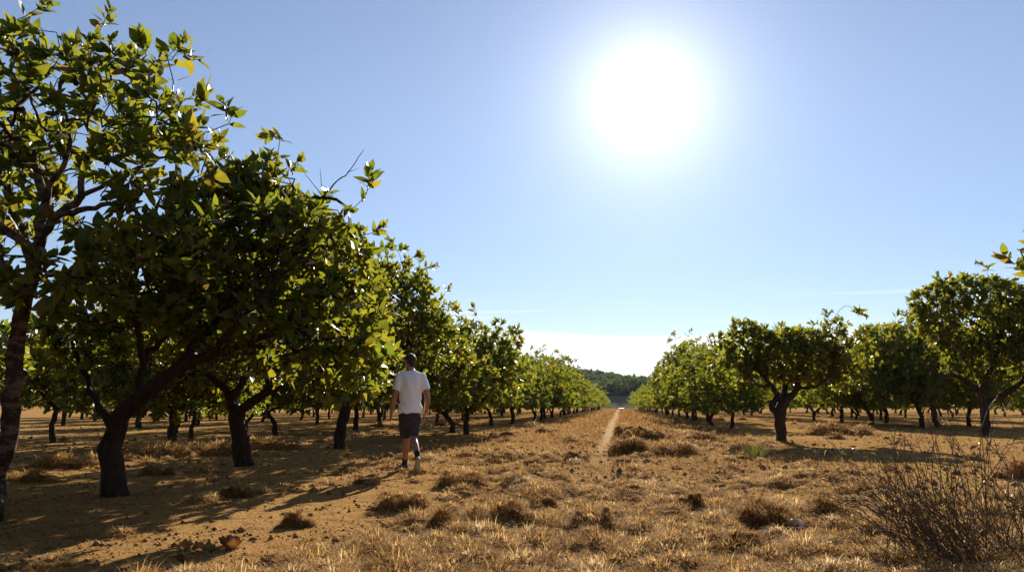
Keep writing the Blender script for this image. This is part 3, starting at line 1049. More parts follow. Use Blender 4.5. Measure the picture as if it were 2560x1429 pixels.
def crumbs():
    rng = np.random.default_rng(37)
    x, y = visible_points(rng, 56000, 3.4, 40, -45, 30, lambda x, y: np.clip(.35 + .5 * litter_density(x, y), 0, 1) * np.clip(vnoise(x * 2.1, y * 2.1, 51) * 1.6 - .2, .05, 1))
    n = len(x)
    s = np.abs(rng.normal(0, .013, n)) + .006 + rng.uniform(.015, .04, n) * (rng.uniform(0, 1, n) < .035)
    s = s * np.clip(y / 9, .8, 2.0)
    base = np.array([(1, 0, 0), (-1, 0, 0), (0, 1, 0), (0, -1, 0), (0, 0, 1), (0, 0, -.6)], float)
    f = np.array([[0, 2, 4], [2, 1, 4], [1, 3, 4], [3, 0, 4], [2, 0, 5], [1, 2, 5], [3, 1, 5], [0, 3, 5]])
    V = base[None] * rng.uniform(.5, 1.3, (n, 6, 3)) * s[:, None, None]
    a = rng.uniform(0, 6.28, n)
    c, sn = np.cos(a)[:, None], np.sin(a)[:, None]
    V = np.stack([V[..., 0] * c - V[..., 1] * sn, V[..., 0] * sn + V[..., 1] * c, V[..., 2] * .8], -1)
    V = V + np.stack([x, y, ground_z(x, y) + s * .25], 1)[:, None]
    Fc = (f[None] + (np.arange(n) * 6)[:, None, None]).reshape(-1, 3)
    me = mesh_data('soil_clods', V.reshape(-1, 3), [Fc], False)
    m = simple_mat('clod', (0.15, 0.072, 0.025), (0.31, 0.175, 0.065), 9, .95, .1)
    return tag(link('soil_clods', me, m), 'small brown clods and crumbs of soil strewn over the sand', 'soil clods', kind='stuff')


crumbs()

# ------------------------------------------------------------------ tufts one can point at
def grass_tuft(px, py, w, h, label, comb=(0.5, -.3), nb=420, seed=0, mat='tuft', name='grass_tuft', cat='grass tuft', group='mounds of dry grass', dark=.42, depth=.8):
    rng = np.random.default_rng(seed)
    p = gp(px, py)
    z0 = float(ground_z(p[0], p[1]))
    s_ = np.clip(p[1] / 8, .8, 3)
    h = h * (1.2 if p[1] < 9 else 1.1)
    if mat == 'green_grass':
        n = nb
        a = rng.uniform(0, 6.28, n)
        q = np.sqrt(rng.uniform(0, 1, n))
        P = np.stack([np.cos(a) * q * w * .3, np.sin(a) * q * w * .3, np.full(n, -.01)], 1)
        V, Fq, t = blades(P, a + rng.normal(0, .4, n), h * rng.uniform(.6, 1.3, n), rng.uniform(.006, .01, n) * s_, np.radians(88 - 30 * q + rng.normal(0, 8, n)), np.radians(rng.uniform(10, 80, n)), np.clip(rng.normal(dark, .2, n), 0, 1), 4)
    else:
        # several overlapping lumps make one mound
        m = 7
        lx, ly = p[0] + rng.uniform(-.5, .5, m) * w, p[1] + rng.uniform(-.34, .34, m) * w * depth
        lr, lh = w * rng.uniform(.14, .3, m), h * rng.uniform(.45, 1.05, m)
        lx[0], ly[0], lr[0], lh[0] = p[0], p[1], w * .3, h * .95
        lt = np.full(m, dark)
        V1, F1, t1 = domes(rng, lx, ly, lr * .8, lh * .5, lt * .75)
        k = rng.choice(m, nb * 5, p=lr ** 2 / (lr ** 2).sum())
        V, Fq, t = hummock(rng, lx[k], ly[k], lr[k], lh[k], lt[k], s_, np.full(nb * 5, rng.uniform(0, 6.28)), 4)
        Fq = np.vstack([F1, Fq + len(V1)])
        V, t = np.vstack([V1, V]), np.concatenate([t1, t])
        V = V - np.array([p[0], p[1], z0])
    me = mesh_data(name, V, [Fq], False, {'tint': t})
    o = link(name, me, M[mat])
    o.location = (p[0], p[1], z0)
    return tag(o, label, cat, group)


for i, (px, py, w, h, lab) in enumerate([
    (1895, 1325, .5, .30, 'largest shaggy mound of dry grass, left of the white stone'),
    (2065, 1305, .5, .22, 'dark combed dry grass mound just right of the white stone'),
    (1730, 1285, .20, .20, 'upright dark tuft left of the largest shaggy mound'),
    (1690, 1335, .22, .15, 'brown tuft in front of the upright dark tuft'),
    (1840, 1390, .26, .17, 'ragged brown tuft below the largest shaggy mound'),
    (1250, 1325, .42, .22, 'wide bristly mound in the middle of the foreground'),
    (1110, 1330, .4, .2, 'low bristly mound left of the wide one in the foreground'),
    (1370, 1275, .30, .16, 'arched mound behind the wide bristly one'),
    (1480, 1325, .26, .15, 'combed brown tuft right of the wide bristly mound'),
    (1000, 1270, .40, .18, 'straw mound in front of the walking man'),
    (1180, 1215, .7, .24, 'broad straw mound behind the bristly ones'),
    (1300, 1220, .55, .22, 'straw mound beside the broad one, toward the wheel track'),
    (1590, 1235, .30, .15, 'rounded brown tuft alone in the open straw'),
    (1585, 1134, .95, .4, 'largest round brown mound beside the bare wheel track'),
    (1600, 1098, 1.0, .48, 'round brown mound behind the largest one by the track'),
    (1660, 1135, 1.0, .32, 'pale spreading tuft right of the mounds by the track'),
    (1570, 1090, .6, .36, 'small round mound behind the pair by the track'),
    (1645, 1098, .7, .32, 'small dark mound on the way to the low right tree'),
    (1745, 1105, .8, .34, 'brown mound at the shadow edge of the stout tree'),
    (1440, 1150, .35, .2, 'small round tuft just left of the bare wheel track'),
    (1260, 1150, .6, .2, 'grass mound at mid distance left of the track'),
    (1340, 1165, .35, .17, 'little brown tuft left of the track'),
    (2545, 1195, .75, .3, 'reddish mound at the right edge behind the shrub'),
    (2080, 1085, 1.9, .45, 'wide brown clump right of the stout knobbly trunk'),
    (420, 1140, 1.6, .3, 'long low strip of blond grass behind the broad tree'),
    (560, 1135, 1.4, .3, 'blond grass clump left of the forked trunk'),
    (680, 1120, 1.3, .3, 'blond grass clump right of the forked trunk'),
    (150, 1168, 1.2, .24, 'blond strip of grass beside the patchy trunk'),
    (95, 1200, .5, .18, 'small blond tuft in front of the blond strip'),
    (385, 1185, .38, .17, 'single blond tuft right of the broad tree trunk'),
    (585, 1240, .35, .13, 'dry tuft lying between the tree shadows'),
    (735, 1310, .28, .13, 'brown tuft by the tip of the man\'s shadow'),
]):
    grass_tuft(px, py, w, h, lab, seed=500 + i, nb=650 if py > 1210 else 420, dark=.7 if 'blond' in lab or 'straw' in lab or 'pale' in lab else .5)

grass_tuft(1890, 1146, .5, .3, 'fresh green grass tuft in the shade edge of the stout tree', nb=120, seed=900, mat='green_grass', name='green_tuft', cat='green tuft', group=None, dark=.7)
for i, (px, py) in enumerate([(2055, 1385), (2210, 1408), (2470, 1408)]):
    rng = np.random.default_rng(950 + i)
    p = gp(px, py)
    root = empty('seedling', (p[0], p[1], float(ground_z(p[0], p[1]))))
    tag(root, ['green two-leaved seedling left of the dry shrub', 'green seedling under the middle of the dry shrub', 'green seedling at the foot of the dry shrub'][i], 'seedling', 'green seedlings by the dry shrub')
    TB = Tubes()
    TB.add([(0, 0, -.01), (.005, 0, .03), (.0, .004, .055)], [.002, .0018, .0015], 5)
    link('stem', TB.mesh('stem'), M['green_grass'], root)
    nl = 4
    a = rng.uniform(0, 6.28) + np.arange(nl) * 2.2
    el = rng.uniform(.5, 1.1, nl)
    A = np.stack([np.cos(a) * np.cos(el), np.sin(a) * np.cos(el), np.sin(el)], 1)
    me = leaves_mesh('leaf_pair', np.tile([[0, 0, .05]], (nl, 1)), A, unit(np.tile([[0, 0, 1.0]], (nl, 1)) - A * A[:, 2:3]), rng.uniform(.055, .08, nl), rng.uniform(.02, .028, nl), rng.uniform(.4, .8, nl), rng)
    link('leaves', me, M['leaf'], root)

# clumps of large curled dead leaves lying on the soil
def dead_leaf(px, py, size, label, n, seed):
    rng = np.random.default_rng(seed)
    p = gp(px, py)
    z0 = float(ground_z(p[0], p[1]))
    V, Fq, T, off = [], [], [], 0
    for i in range(n):
        nu, nv = 9, 7
        u, v = np.meshgrid(np.linspace(0, 1, nu), np.linspace(-1, 1, nv), indexing='ij')
        wid = np.sin(np.pi * np.clip(u * .92 + .06, 0, 1)) ** .7 * .42 * (1 + .12 * np.sin(u * 14 + rng.uniform(0, 6)))
        curl = rng.uniform(.7, 1.5)
        ang = v * curl * (.5 + .5 * u)
        x = np.sin(ang) * wid / max(curl * .6, .6)
        z = (1 - np.cos(ang)) * wid / max(curl * .6, .6) + .25 * u * u + .03 * np.sin(9 * u + 3 * v + i) + .05 * np.sin(16 * u - 5 * v + 2 * i) * (.3 + u)
        Q = np.stack([x, u, z], -1).reshape(-1, 3) * size * rng.uniform(.7, 1.05)
        rot = np.array(Euler((rng.uniform(-.1, .75), rng.normal(0, .5), rng.uniform(0, 6.28))).to_matrix())
        Q = Q @ rot.T
        Q[:, 2] -= Q[:, 2].min() + .008
        Q = Q + np.array([rng.normal(0, size * .35), rng.normal(0, size * .25), 0])
        idx = np.arange(nu * nv).reshape(nu, nv) + off
        Fq.append(np.stack([idx[:-1, :-1], idx[1:, :-1], idx[1:, 1:], idx[:-1, 1:]], -1).reshape(-1, 4))
        V.append(Q)
        T.append(np.full(len(Q), rng.uniform(0, 1)))
        off += len(Q)
    me = mesh_data('dead_leaf_clump', np.concatenate(V), Fq, True, {'tint': np.concatenate(T)})
    o = link('dead_leaf_clump', me, M['dead_leaf'])
    o.location = (p[0], p[1], z0)
    tag(o, label, 'dead leaves', 'curled dead leaves on the soil')


for i, (px, py, s, lab, n) in enumerate([
    (575, 1370, .13, 'tallest clump of curled brown dead leaves on bare sand', 5),
    (475, 1412, .11, 'low pair of rusty dead leaves near the lower edge, left of the tallest clump', 3),
    (835, 1415, .13, 'rusty folded dead leaf lying among straw at the lower edge', 3),
    (915, 1424, .10, 'orange backlit dead leaf right of the rusty folded one', 3),
    (745, 1402, .06, 'small brown curled leaf alone in the straw', 2),
    (1650, 1410, .08, 'upright orange dead leaf by the lower edge, below the brown tuft', 2),
    (462, 1372, .10, 'dark dead leaves in the tree shadow edge', 3),
]):
    dead_leaf(px, py, s, lab, n, 700 + i)

# white stone
def stone():
    rng = np.random.default_rng(61)
    p = gp(1992, 1327)
    bm = bmesh.new()
    bmesh.ops.create_icosphere(bm, subdivisions=4, radius=1)
    for v in bm.verts:
        c = v.co.copy()
        k = 1 + .09 * math.sin(3.1 * c.x + 1) * math.cos(2.7 * c.y) + .05 * math.sin(4.3 * c.z + 2 * c.x)
        v.co = Vector((c.x * .066 * k, c.y * .05 * k, c.z * .042 * k + (.01 if c.x < 0 else 0)))
    me = bpy.data.meshes.new('stone')
    bm.to_mesh(me)
    bm.free()
    for q in me.polygons:
        q.use_smooth = True
    o = link('stone', me, M['stone'])
    o.location = (p[0], p[1], float(ground_z(p[0], p[1])) + .045)
    tag(o, 'smooth white stone lying by the shaggy dry grass mound', 'stone')


stone()

# ------------------------------------------------------------------ dry shrub, lower right
def shrub():
    rng = np.random.default_rng(88)
    base = gp(2440, 1429)
    base = np.array([base[0], base[1], float(ground_z(base[0], base[1]))])
    root = empty('dry_shrub', base)
    tag(root, 'leafless dry shrub of thin dark twigs fanning out to the left', 'shrub')
    T = Tubes()
    green_P, green_A = [], []
    curl_P = []
    for i in range(240):
        bx = rng.normal(0.05, .22)
        by = rng.normal(0.1, .2)
        side = rng.normal(-.38, .5)
        fwd = rng.normal(.05, .3)
        L = abs(rng.normal(.55, .22)) + .12 + (.3 if i % 9 == 0 else 0)
        d = unit(np.array([side, fwd, 1.0 * rng.uniform(.45, 1.05)]))
        p0 = np.array([bx, by, -.02])
        nn = 9
        pts = [p0]
        dd = d.copy()
        bend = rng.normal(0, .05, 3)
        for s in range(nn):
            dd = unit(dd + bend + rng.normal(0, .10, 3) + np.array([0, 0, .02]))
            pts.append(pts[-1] + dd * L / nn)
        pts = np.array(pts)
        r0 = rng.uniform(.0018, .0043) + (.0025 if i % 14 == 0 else 0)
        T.add(pts, np.linspace(r0, r0 * .35, len(pts)), 4)
        for _ in range(rng.integers(1, 5)):
            j = rng.integers(3, nn)
            q0 = pts[j]
            dir_ = unit(pts[j] - pts[j - 1])
            dd = unit(dir_ + rng.normal(0, .5, 3))
            l2 = L * rng.uniform(.12, .4)
            sp = [q0]
            for s in range(4):
                dd = unit(dd + rng.normal(0, .12, 3) + np.array([0, 0, .03]))
                sp.append(sp[-1] + dd * l2 / 4)
            T.add(sp, np.linspace(r0 * .6, r0 * .25, 5), 3)
            if rng.uniform() < .10:
                green_P.append(sp[-1]); green_A.append(dd)
            if rng.uniform() < .35:
                curl_P.append(sp[rng.integers(1, 5)])
    # low arching runners
    for i in range(40):
        a = rng.uniform(2.2, 4.6)
        L = rng.uniform(.2, .75)
        p0 = np.array([rng.normal(-.1, .2), rng.normal(-.02, .16), .0])
        h = rng.uniform(.03, .12)
        u = np.linspace(0, 1, 9)[:, None]
        pts = p0 + u * np.array([math.cos(a), math.sin(a) * .35, 0]) * L + np.array([0, 0, 1]) * (4 * h * u * (1 - u)) + rng.normal(0, .006, (9, 3))
        T.add(pts, np.linspace(.0022, .001, 9), 4)
    link('twigs', T.mesh('twigs'), M['twig'], root)
    gP, gA = np.array(green_P), np.array(green_A)
    gP = np.repeat(gP, 4, 0) + rng.normal(0, .012, (len(gP) * 4, 3))
    gA = unit(np.repeat(gA, 4, 0) + rng.normal(0, .7, (len(gA) * 4, 3)))
    n = len(gP)
    up = unit(rng.normal(0, .5, (n, 3)) + np.array([0, 0, 1]))
    link('leaves', leaves_mesh('leaves', gP, gA, unit(up - gA * (up * gA).sum(1)[:, None]), rng.uniform(.02, .045, n), rng.uniform(.006, .012, n), rng.uniform(.2, .7, n), rng), M['leaf'], root)
    cP = np.array(curl_P)
    n = len(cP)
    V, Fq, t = blades(cP, rng.uniform(0, 6.28, n), rng.uniform(.02, .06, n), rng.uniform(.003, .007, n), rng.uniform(-.5, 1.4, n), rng.uniform(.5, 2.8, n), rng.uniform(.4, 1, n), 4)
    link('withered_leaves', mesh_data('withered_leaves', V, [Fq], False, {'tint': t}), M['straw'], root)


shrub()

# ------------------------------------------------------------------ the walking man
def solid(parts, voxel, smooth_it=6, bumpfn=None):
    """parts: list of (pts, radii_x, radii_y or None, roundcaps). one closed voxel-remeshed surface"""
    V, F3, F4, off = [], [], [], 0
    for pts, rx, ry, cap in parts:
        pts = np.asarray(pts, float)
        rx = np.asarray(rx, float)
        ry = rx if ry is None else np.asarray(ry, float)
        T = unit(np.gradient(pts, axis=0))
        if cap:
            aa = np.radians([75, 50, 25])
            pre = [pts[0] - T[0] * rx[0] * math.sin(a) for a in aa]
            pts2 = [pts[-1] + T[-1] * rx[-1] * math.sin(a) for a in aa[::-1]]
            cs, ce = np.cos(aa), np.cos(aa[::-1])
            pts = np.vstack([pre, pts, pts2])
            rx, ry = np.concatenate([rx[0] * cs, rx, rx[-1] * ce]), np.concatenate([ry[0] * cs, ry, ry[-1] * ce])
            T = np.vstack([[T[0]] * 3, T, [T[-1]] * 3])
        n = 20
        a = np.linspace(0, 2 * np.pi, n, endpoint=False)
        ref = np.array([1.0, 0, 0]) if abs(T[:, 0]).mean() < .8 else np.array([0, 0, 1.0])
        U = unit(ref - T * (T @ ref)[:, None])
        W = np.cross(T, U)
        Q = pts[:, None] + (rx[:, None] * np.cos(a))[..., None] * U[:, None] + (ry[:, None] * np.sin(a))[..., None] * W[:, None]
        k = len(pts)
        idx = np.arange(k * n).reshape(k, n) + off
        r1 = np.roll(idx, -1, 1)
        F4.append(np.stack([idx[:-1], r1[:-1], r1[1:], idx[1:]], -1).reshape(-1, 4))
        V.append(Q.reshape(-1, 3))
        off += k * n
        V.append(np.stack([pts[0], pts[-1]]))
        F3.append(np.stack([r1[0], idx[0], np.full(n, off)], -1))
        F3.append(np.stack([idx[-1], r1[-1], np.full(n, off + 1)], -1))
        off += 2
    me = mesh_data('tmp', np.concatenate(V), [np.concatenate(F4), np.concatenate(F3)])
    o = bpy.data.objects.new('tmp', me)
    col.objects.link(o)
    md = o.modifiers.new('r', 'REMESH')
    md.mode = 'VOXEL'
    md.voxel_size = voxel
    md2 = o.modifiers.new('s', 'SMOOTH')
    md2.factor = .5
    md2.iterations = smooth_it
    dg = bpy.context.evaluated_depsgraph_get()
    dg.update()
    res = bpy.data.meshes.new_from_object(o.evaluated_get(dg))
    bpy.data.objects.remove(o)
    bpy.data.meshes.remove(me)
    if bumpfn is not None:
        c = np.zeros(len(res.vertices) * 3, np.float32)
        nn = np.zeros_like(c)
        res.vertices.foreach_get('co', c)
        res.vertices.foreach_get('normal', nn)
        c, nn = c.reshape(-1, 3), nn.reshape(-1, 3)
        c = c + nn * bumpfn(c)[:, None]
        res.vertices.foreach_set('co', c.astype(np.float32).ravel())
    for p in res.polygons:
        p.use_smooth = True
    res.update()
    return res


def seg(*pts):
    return catmull(np.array(pts, float), .03)


def chain(rows, step=.03):
    """rows of x,y,z,r (or rx,ry)"""
    Q = catmull(np.array(rows, float), step)
    return Q[:, :3], Q[:, 3], (Q[:, 4] if Q.shape[1] > 4 else None)


def build_person():
    c = gp(1022, 1178)
    z0 = float(ground_z(c[0], c[1]))
    root = empty('person', (c[0], c[1], z0), math.atan2(-c[0], c[1]) + R(3))
    tag(root, 'man seen from behind walking away in a white T-shirt and dark grey shorts', 'person')
    P = []

    def add(rows, cap=True):
        p, a, b = chain(rows)
        P.append((p, a, b, cap))
    # trunk, neck
    add([(0, 0, .84, .15, .105), (0, 0, .95, .165, .115), (0, -.005, 1.08, .145, .1), (0, -.01, 1.22, .15, .105), (0, -.015, 1.36, .16, .11), (0, -.01, 1.44, .135, .085), (0, 0, 1.485, .08, .065)])
    add([(-.005, .0, 1.45, .066), (-.008, .012, 1.52, .058), (-.01, .02, 1.58, .058)])
    # shoulders
    add([(-.155, -.01, 1.415, .06), (0, -.015, 1.435, .07), (.155, -.01, 1.415, .06)])
    HEAD = (-.012, .025, 1.655)
    hr = R(28)

    def hl(x, y, z):     # head-local (y = face direction) to person
        return (HEAD[0] + x * math.cos(hr) - y * math.sin(hr), HEAD[1] + x * math.sin(hr) + y * math.cos(hr), HEAD[2] + z)
    add([hl(0, -.028, -.012) + (.07,), hl(0, -.02, .03) + (.076,), hl(0, .0, .045) + (.07,)])
    add([hl(0, .03, .03) + (.066,), hl(0, .045, -.03) + (.056,), hl(0, .052, -.085) + (.036,)])
    add([hl(0, .085, -.005) + (.009,), hl(0, .105, -.03) + (.013,), hl(0, .098, -.04) + (.014,)])      # nose
    add([hl(-.022, .088, -.068) + (.007,), hl(0, .094, -.066) + (.009,), hl(.022, .088, -.068) + (.007,)])   # lips
    add([hl(-.035, .077, .014) + (.009,), hl(0, .089, .016) + (.009,), hl(.035, .077, .014) + (.009,)])     # brow
    for s in (-1, 1):
        add([hl(s * .077, -.006, .022) + (.012,), hl(s * .084, -.012, -.002) + (.013,), hl(s * .076, -.004, -.03) + (.010,)])   # ear
        add([hl(s * .03, .078, -.002) + (.011,), hl(s * .031, .08, -.002) + (.011,), hl(s * .032, .079, -.002) + (.011,)])   # eyelid
    # arms: left (x<0) hanging out, right bent forward and in
    arms = {-1: [(-.162, -.01, 1.41, .056), (-.2, -.02, 1.28, .05), (-.236, -.03, 1.14, .043), (-.254, -.01, 1.05, .042), (-.272, .02, .95, .033), (-.28, .035, .875, .026)],
            1: [(.162, -.01, 1.41, .056), (.206, -.04, 1.28, .05), (.248, -.055, 1.14, .043), (.256, -.025, 1.05, .042), (.242, .03, .95, .034), (.228, .07, .885, .027)]}
    for s in (-1, 1):
        add(arms[s])
        w = np.array(arms[s][-1][:3])
        d = unit(w - np.array(arms[s][-2][:3]))
        d = unit(d + np.array([0, 0, -.35]))
        across = unit(np.cross(d, np.array([s * 1.0, 0, 0])))       # front-back direction across the knuckles
        pal = w + d * .05
        P.append((np.array([w + d * .005, w + d * .03, w + d * .06, w + d * .085]), np.array([.017, .018, .017, .015]), np.array([.028, .036, .04, .038]), True))
        inw = unit(np.cross(across, d)) * 1.0
        if inw[0] * s > 0:
            inw = -inw
        for fi, (o, ln) in enumerate([(-.03, .062), (-.010, .075), (.011, .08), (.031, .07)]):
            b = w + d * .088 + across * o
            cv = .35 + .12 * (3 - fi)
            p1 = b + unit(d + inw * .25) * ln * .45
            p2 = p1 + unit(d + inw * (.5 + cv)) * ln * .33
            p3 = p2 + unit(d + inw * (1.0 + cv)) * ln * .25
            P.append((np.array([b - d * .02, b, p1, p2, p3]), np.array([.0095, .0095, .009, .0083, .007]), None, True))
        b = w + d * .03 + across * .035 * 1
        t1 = b + unit(d * .7 + across * .8 + inw * .3) * .035
        t2 = t1 + unit(d + inw * .4) * .03
        P.append((np.array([w + d * .015 + across * .02, b, t1, t2]), np.array([.013, .0125, .0105, .0085]), None, True))
    # legs: left planted ahead, right trailing with the heel up
    add([(-.078, 0, .9, .088), (-.066, .07, .72, .078), (-.045, .17, .54, .058), (-.038, .185, .48, .053), (-.04, .235, .36, .055), (-.045, .32, .2, .04), (-.05, .36, .10, .034)])
    add([(.078, 0, .9, .088), (.068, .0, .72, .078), (.058, .0, .55, .06), (.062, -.01, .49, .055), (.078, -.13, .40, .056), (.1, -.26, .30, .042), (.106, -.325, .245, .034)])
    link('body', solid(P, .0065, 3), M['skin'], root)
    # hair: short cap
    H = []
    for rows in ([hl(0, -.034, .0) + (.074,), hl(0, -.025, .036) + (.081,), hl(0, .0, .052) + (.076,)], [hl(0, -.058, -.045) + (.045,), hl(0, -.045, 0.0) + (.068,), hl(0, -.03, .03) + (.07,)],
                 [hl(0, .0, .052) + (.074,), hl(0, .025, .055) + (.062,), hl(0, .035, .052) + (.057,)]):
        p, a, b = chain(rows)
        H.append((p, a, b, True))
    nz = np.random.default_rng(3)
    link('hair', solid(H, .007, 2, lambda q: .0025 * np.sin(q[:, 0] * 310 + 2 * np.sin(q[:, 2] * 90)) * np.sin(q[:, 2] * 260 + q[:, 1] * 190)), M['hair'], root)
    # T-shirt
    S = []
    p, a, b = chain([(0.0, 0, .875, .186, .145), (0, 0, .95, .184, .142), (0, -.005, 1.06, .162, .124), (0, -.01, 1.2, .168, .124), (0, -.015, 1.34, .175, .126), (0, -.012, 1.42, .16, .105), (0, -.004, 1.475, .11, .08), (-.004, .004, 1.505, .072, .07)])
    S.append((p, a, b, False))
    p, a, b = chain([(-.158, -.01, 1.418, .074), (0, -.015, 1.44, .082), (.158, -.01, 1.418, .074)])
    S.append((p, a, b, True))
    for s, e in ((-1, (-.22, -.028, 1.22)), (1, (.23, -.05, 1.22))):
        p, a, b = chain([(s * .14, -.01, 1.415, .078), (s * .178, -.018, 1.35, .073), e + (.068,)])
        S.append((p, a, b, False))

    def folds(q):
        ph = q[:, 2] * 38 + q[:, 0] * 26 + 2.2 * np.sin(q[:, 0] * 17 + q[:, 2] * 9)
        low = np.clip((1.25 - q[:, 2]) / .3, .15, 1)
        return .008 * low * np.sin(ph) + .006 * np.sin(q[:, 0] * 40 + q[:, 2] * 12) * np.clip((q[:, 2] - 1.0) / .3, 0, 1)
    link('t_shirt', solid(S, .009, 4, folds), M['shirt'], root)
    # shorts
    B = []
    p, a, b = chain([(0, 0, .90, .15, .11), (0, 0, .85, .17, .13), (0, .005, .80, .168, .128)])
    B.append((p, a, b, True))
    for s, rows in ((-1, [(-.075, 0, .86, .096), (-.07, .06, .74, .097), (-.055, .13, .62, .092), (-.046, .165, .52, .088)]), (1, [(.075, 0, .86, .096), (.068, .0, .74, .096), (.06, .0, .64, .09), (.058, -.004, .535, .086)])):
        p, a, b = chain(rows)
        B.append((p, a, b, False))
    link('shorts', solid(B, .009, 4, lambda q: .004 * np.sin(q[:, 2] * 45 + q[:, 0] * 30 + q[:, 1] * 25)), M['shorts'], root)
    # socks, shoes, soles
    for ank, shin, toe_dir, heel in (((-.05, .36, .10), (-.046, .32, .22), (-.68, .72, -.1), (-.015, .33, .045)), ((.106, -.325, .245), (.098, -.235, .33), (-.1, .36, -.93), (.112, -.385, .225))):
        ank, shin, td, heel = map(np.array, (ank, shin, toe_dir, heel))
        td = unit(td)
        p, a, b = chain([tuple(ank - (0, 0, .01)) + (.039,), tuple(ank * .6 + shin * .4) + (.041,), tuple(ank * .2 + shin * .8) + (.045,)])
        link('sock', solid([(p, a, b, False)], .006, 2), M['sock'], root)
        upv = unit(np.array([0, 0, 1.0]) - td * td[2]) if abs(td[2]) < .8 else unit(ank - heel + np.array([0, .0, .02]))
        upv = unit(upv - td * upv.dot(td))
        if abs(td[2]) > .8:
            upv = unit(np.array([0, 1.0, .0]) - td * td[1])
        side = np.cross(td, upv)

        def fp(t, s, u):
            return heel + td * t + side * s + upv * u
        rows = [(0, 0, .02, .034, .034), (.05, 0, .025, .036, .042), (.11, 0, .016, .042, .036), (.17, 0, .008, .047, .029), (.215, 0, .002, .043, .023), (.235, 0, .0, .03, .018)]
        pts = np.array([fp(t, s, u) for t, s, u, _, _ in rows])
        Q = catmull(np.hstack([pts, np.array(rows)[:, 3:]]), .02)
        # orient: solid() uses world x as U; width along side ~ x is good enough for both feet
        sh = link('shoe', solid([(Q[:, :3], Q[:, 3], Q[:, 4], True), (np.array([fp(.02, 0, .03), fp(.03, 0, .07), ank]), np.array([.04, .042, .043]), None, False)], .007, 2), M['shoe'], root)
        pts = np.array([fp(t, 0, -.024 - .0 * t) for t, *_ in rows])
        wd = np.array([.036, .037, .041, .05, .047, .034])
        # sole as a flat slab outline
        out = [fp(-.035, 0, 0)]
        ol = [(-.035, 0.0), (-.025, .025), (0, .036), (.05, .036), (.1, .038), (.16, .049), (.21, .046), (.245, .03), (.26, 0)]
        ring = [(t, s) for t, s in ol] + [(t, -s) for t, s in ol[-2:0:-1]]
        top = np.array([fp(t, s, -.008) for t, s in ring])
        bot = np.array([fp(t, s * .97, -.034) for t, s in ring])
        n = len(ring)
        i = np.arange(n)
        j = (i + 1) % n
        me = mesh_data('sole', np.vstack([top, bot]), [np.stack([i, j, j + n, i + n], -1), [list(range(n))[::-1]], [list(range(n, 2 * n))]])
        link('sole', me, M['sole'], sh)
    return root


build_person()

# ------------------------------------------------------------------ hills, road end
def ridge(name, prof, Rd, depth, mat, rough, seed):
    """hill range seen over the orchard: crest heights by bearing, gently sloped front and back"""
    xs = np.array([p[0] for p in prof], float)
    hs = np.array([p[1] for p in prof], float)
    na, nr = 420, 26
    px = np.linspace(xs[0], xs[-1], na)
    h = np.interp(px, xs, hs) * Rd / F
    bear = np.arctan2(px - VPX, F) if True else 0
    u = np.linspace(-1, 1, nr)
    A, U = np.meshgrid(bear, u)
    Hc = np.tile(h, (nr, 1))
    rad = Rd / np.cos(A) + U * depth
    X, Y = rad * np.sin(A), rad * np.cos(A)
    z = Hc * np.cos(U * np.pi / 2) ** 1.3 * (1 + rough * fbm(X * .01, Y * .01, seed)) - 1.0
    V = np.stack([X, Y, z], -1).reshape(-1, 3)
    idx = np.arange(na * nr).reshape(nr, na)
    F4 = np.stack([idx[:-1, :-1], idx[:-1, 1:], idx[1:, 1:], idx[1:, :-1]], -1).reshape(-1, 4)
    me = mesh_data(name, V, [F4], True)
    return tag(link(name, me, mat), kind='structure'), V


NEAR = [(900, 60), (1150, 72), (1300, 70), (1440, 70), (1500, 64), (1560, 54), (1610, 47), (1660, 46), (1750, 48), (1900, 50), (2150, 52)]
LOW = [(1200, 28), (1450, 32), (1500, 40), (1540, 48), (1600, 50), (1660, 46), (1760, 42), (1950, 30)]
FAR = [(-800, 120), (0, 128), (250, 134), (500, 120), (900, 90), (1300, 70), (1700, 66), (2000, 120), (2170, 158), (2260, 162), (2500, 150), (3200, 120)]
ridge('hills', NEAR, 620, 190, M['hill'], .15, 3)
ridge('hills', LOW, 430, 90, M['hill'], .1, 8)
ridge('hills', FAR, 2300, 600, M['hill_far'], .12, 5)


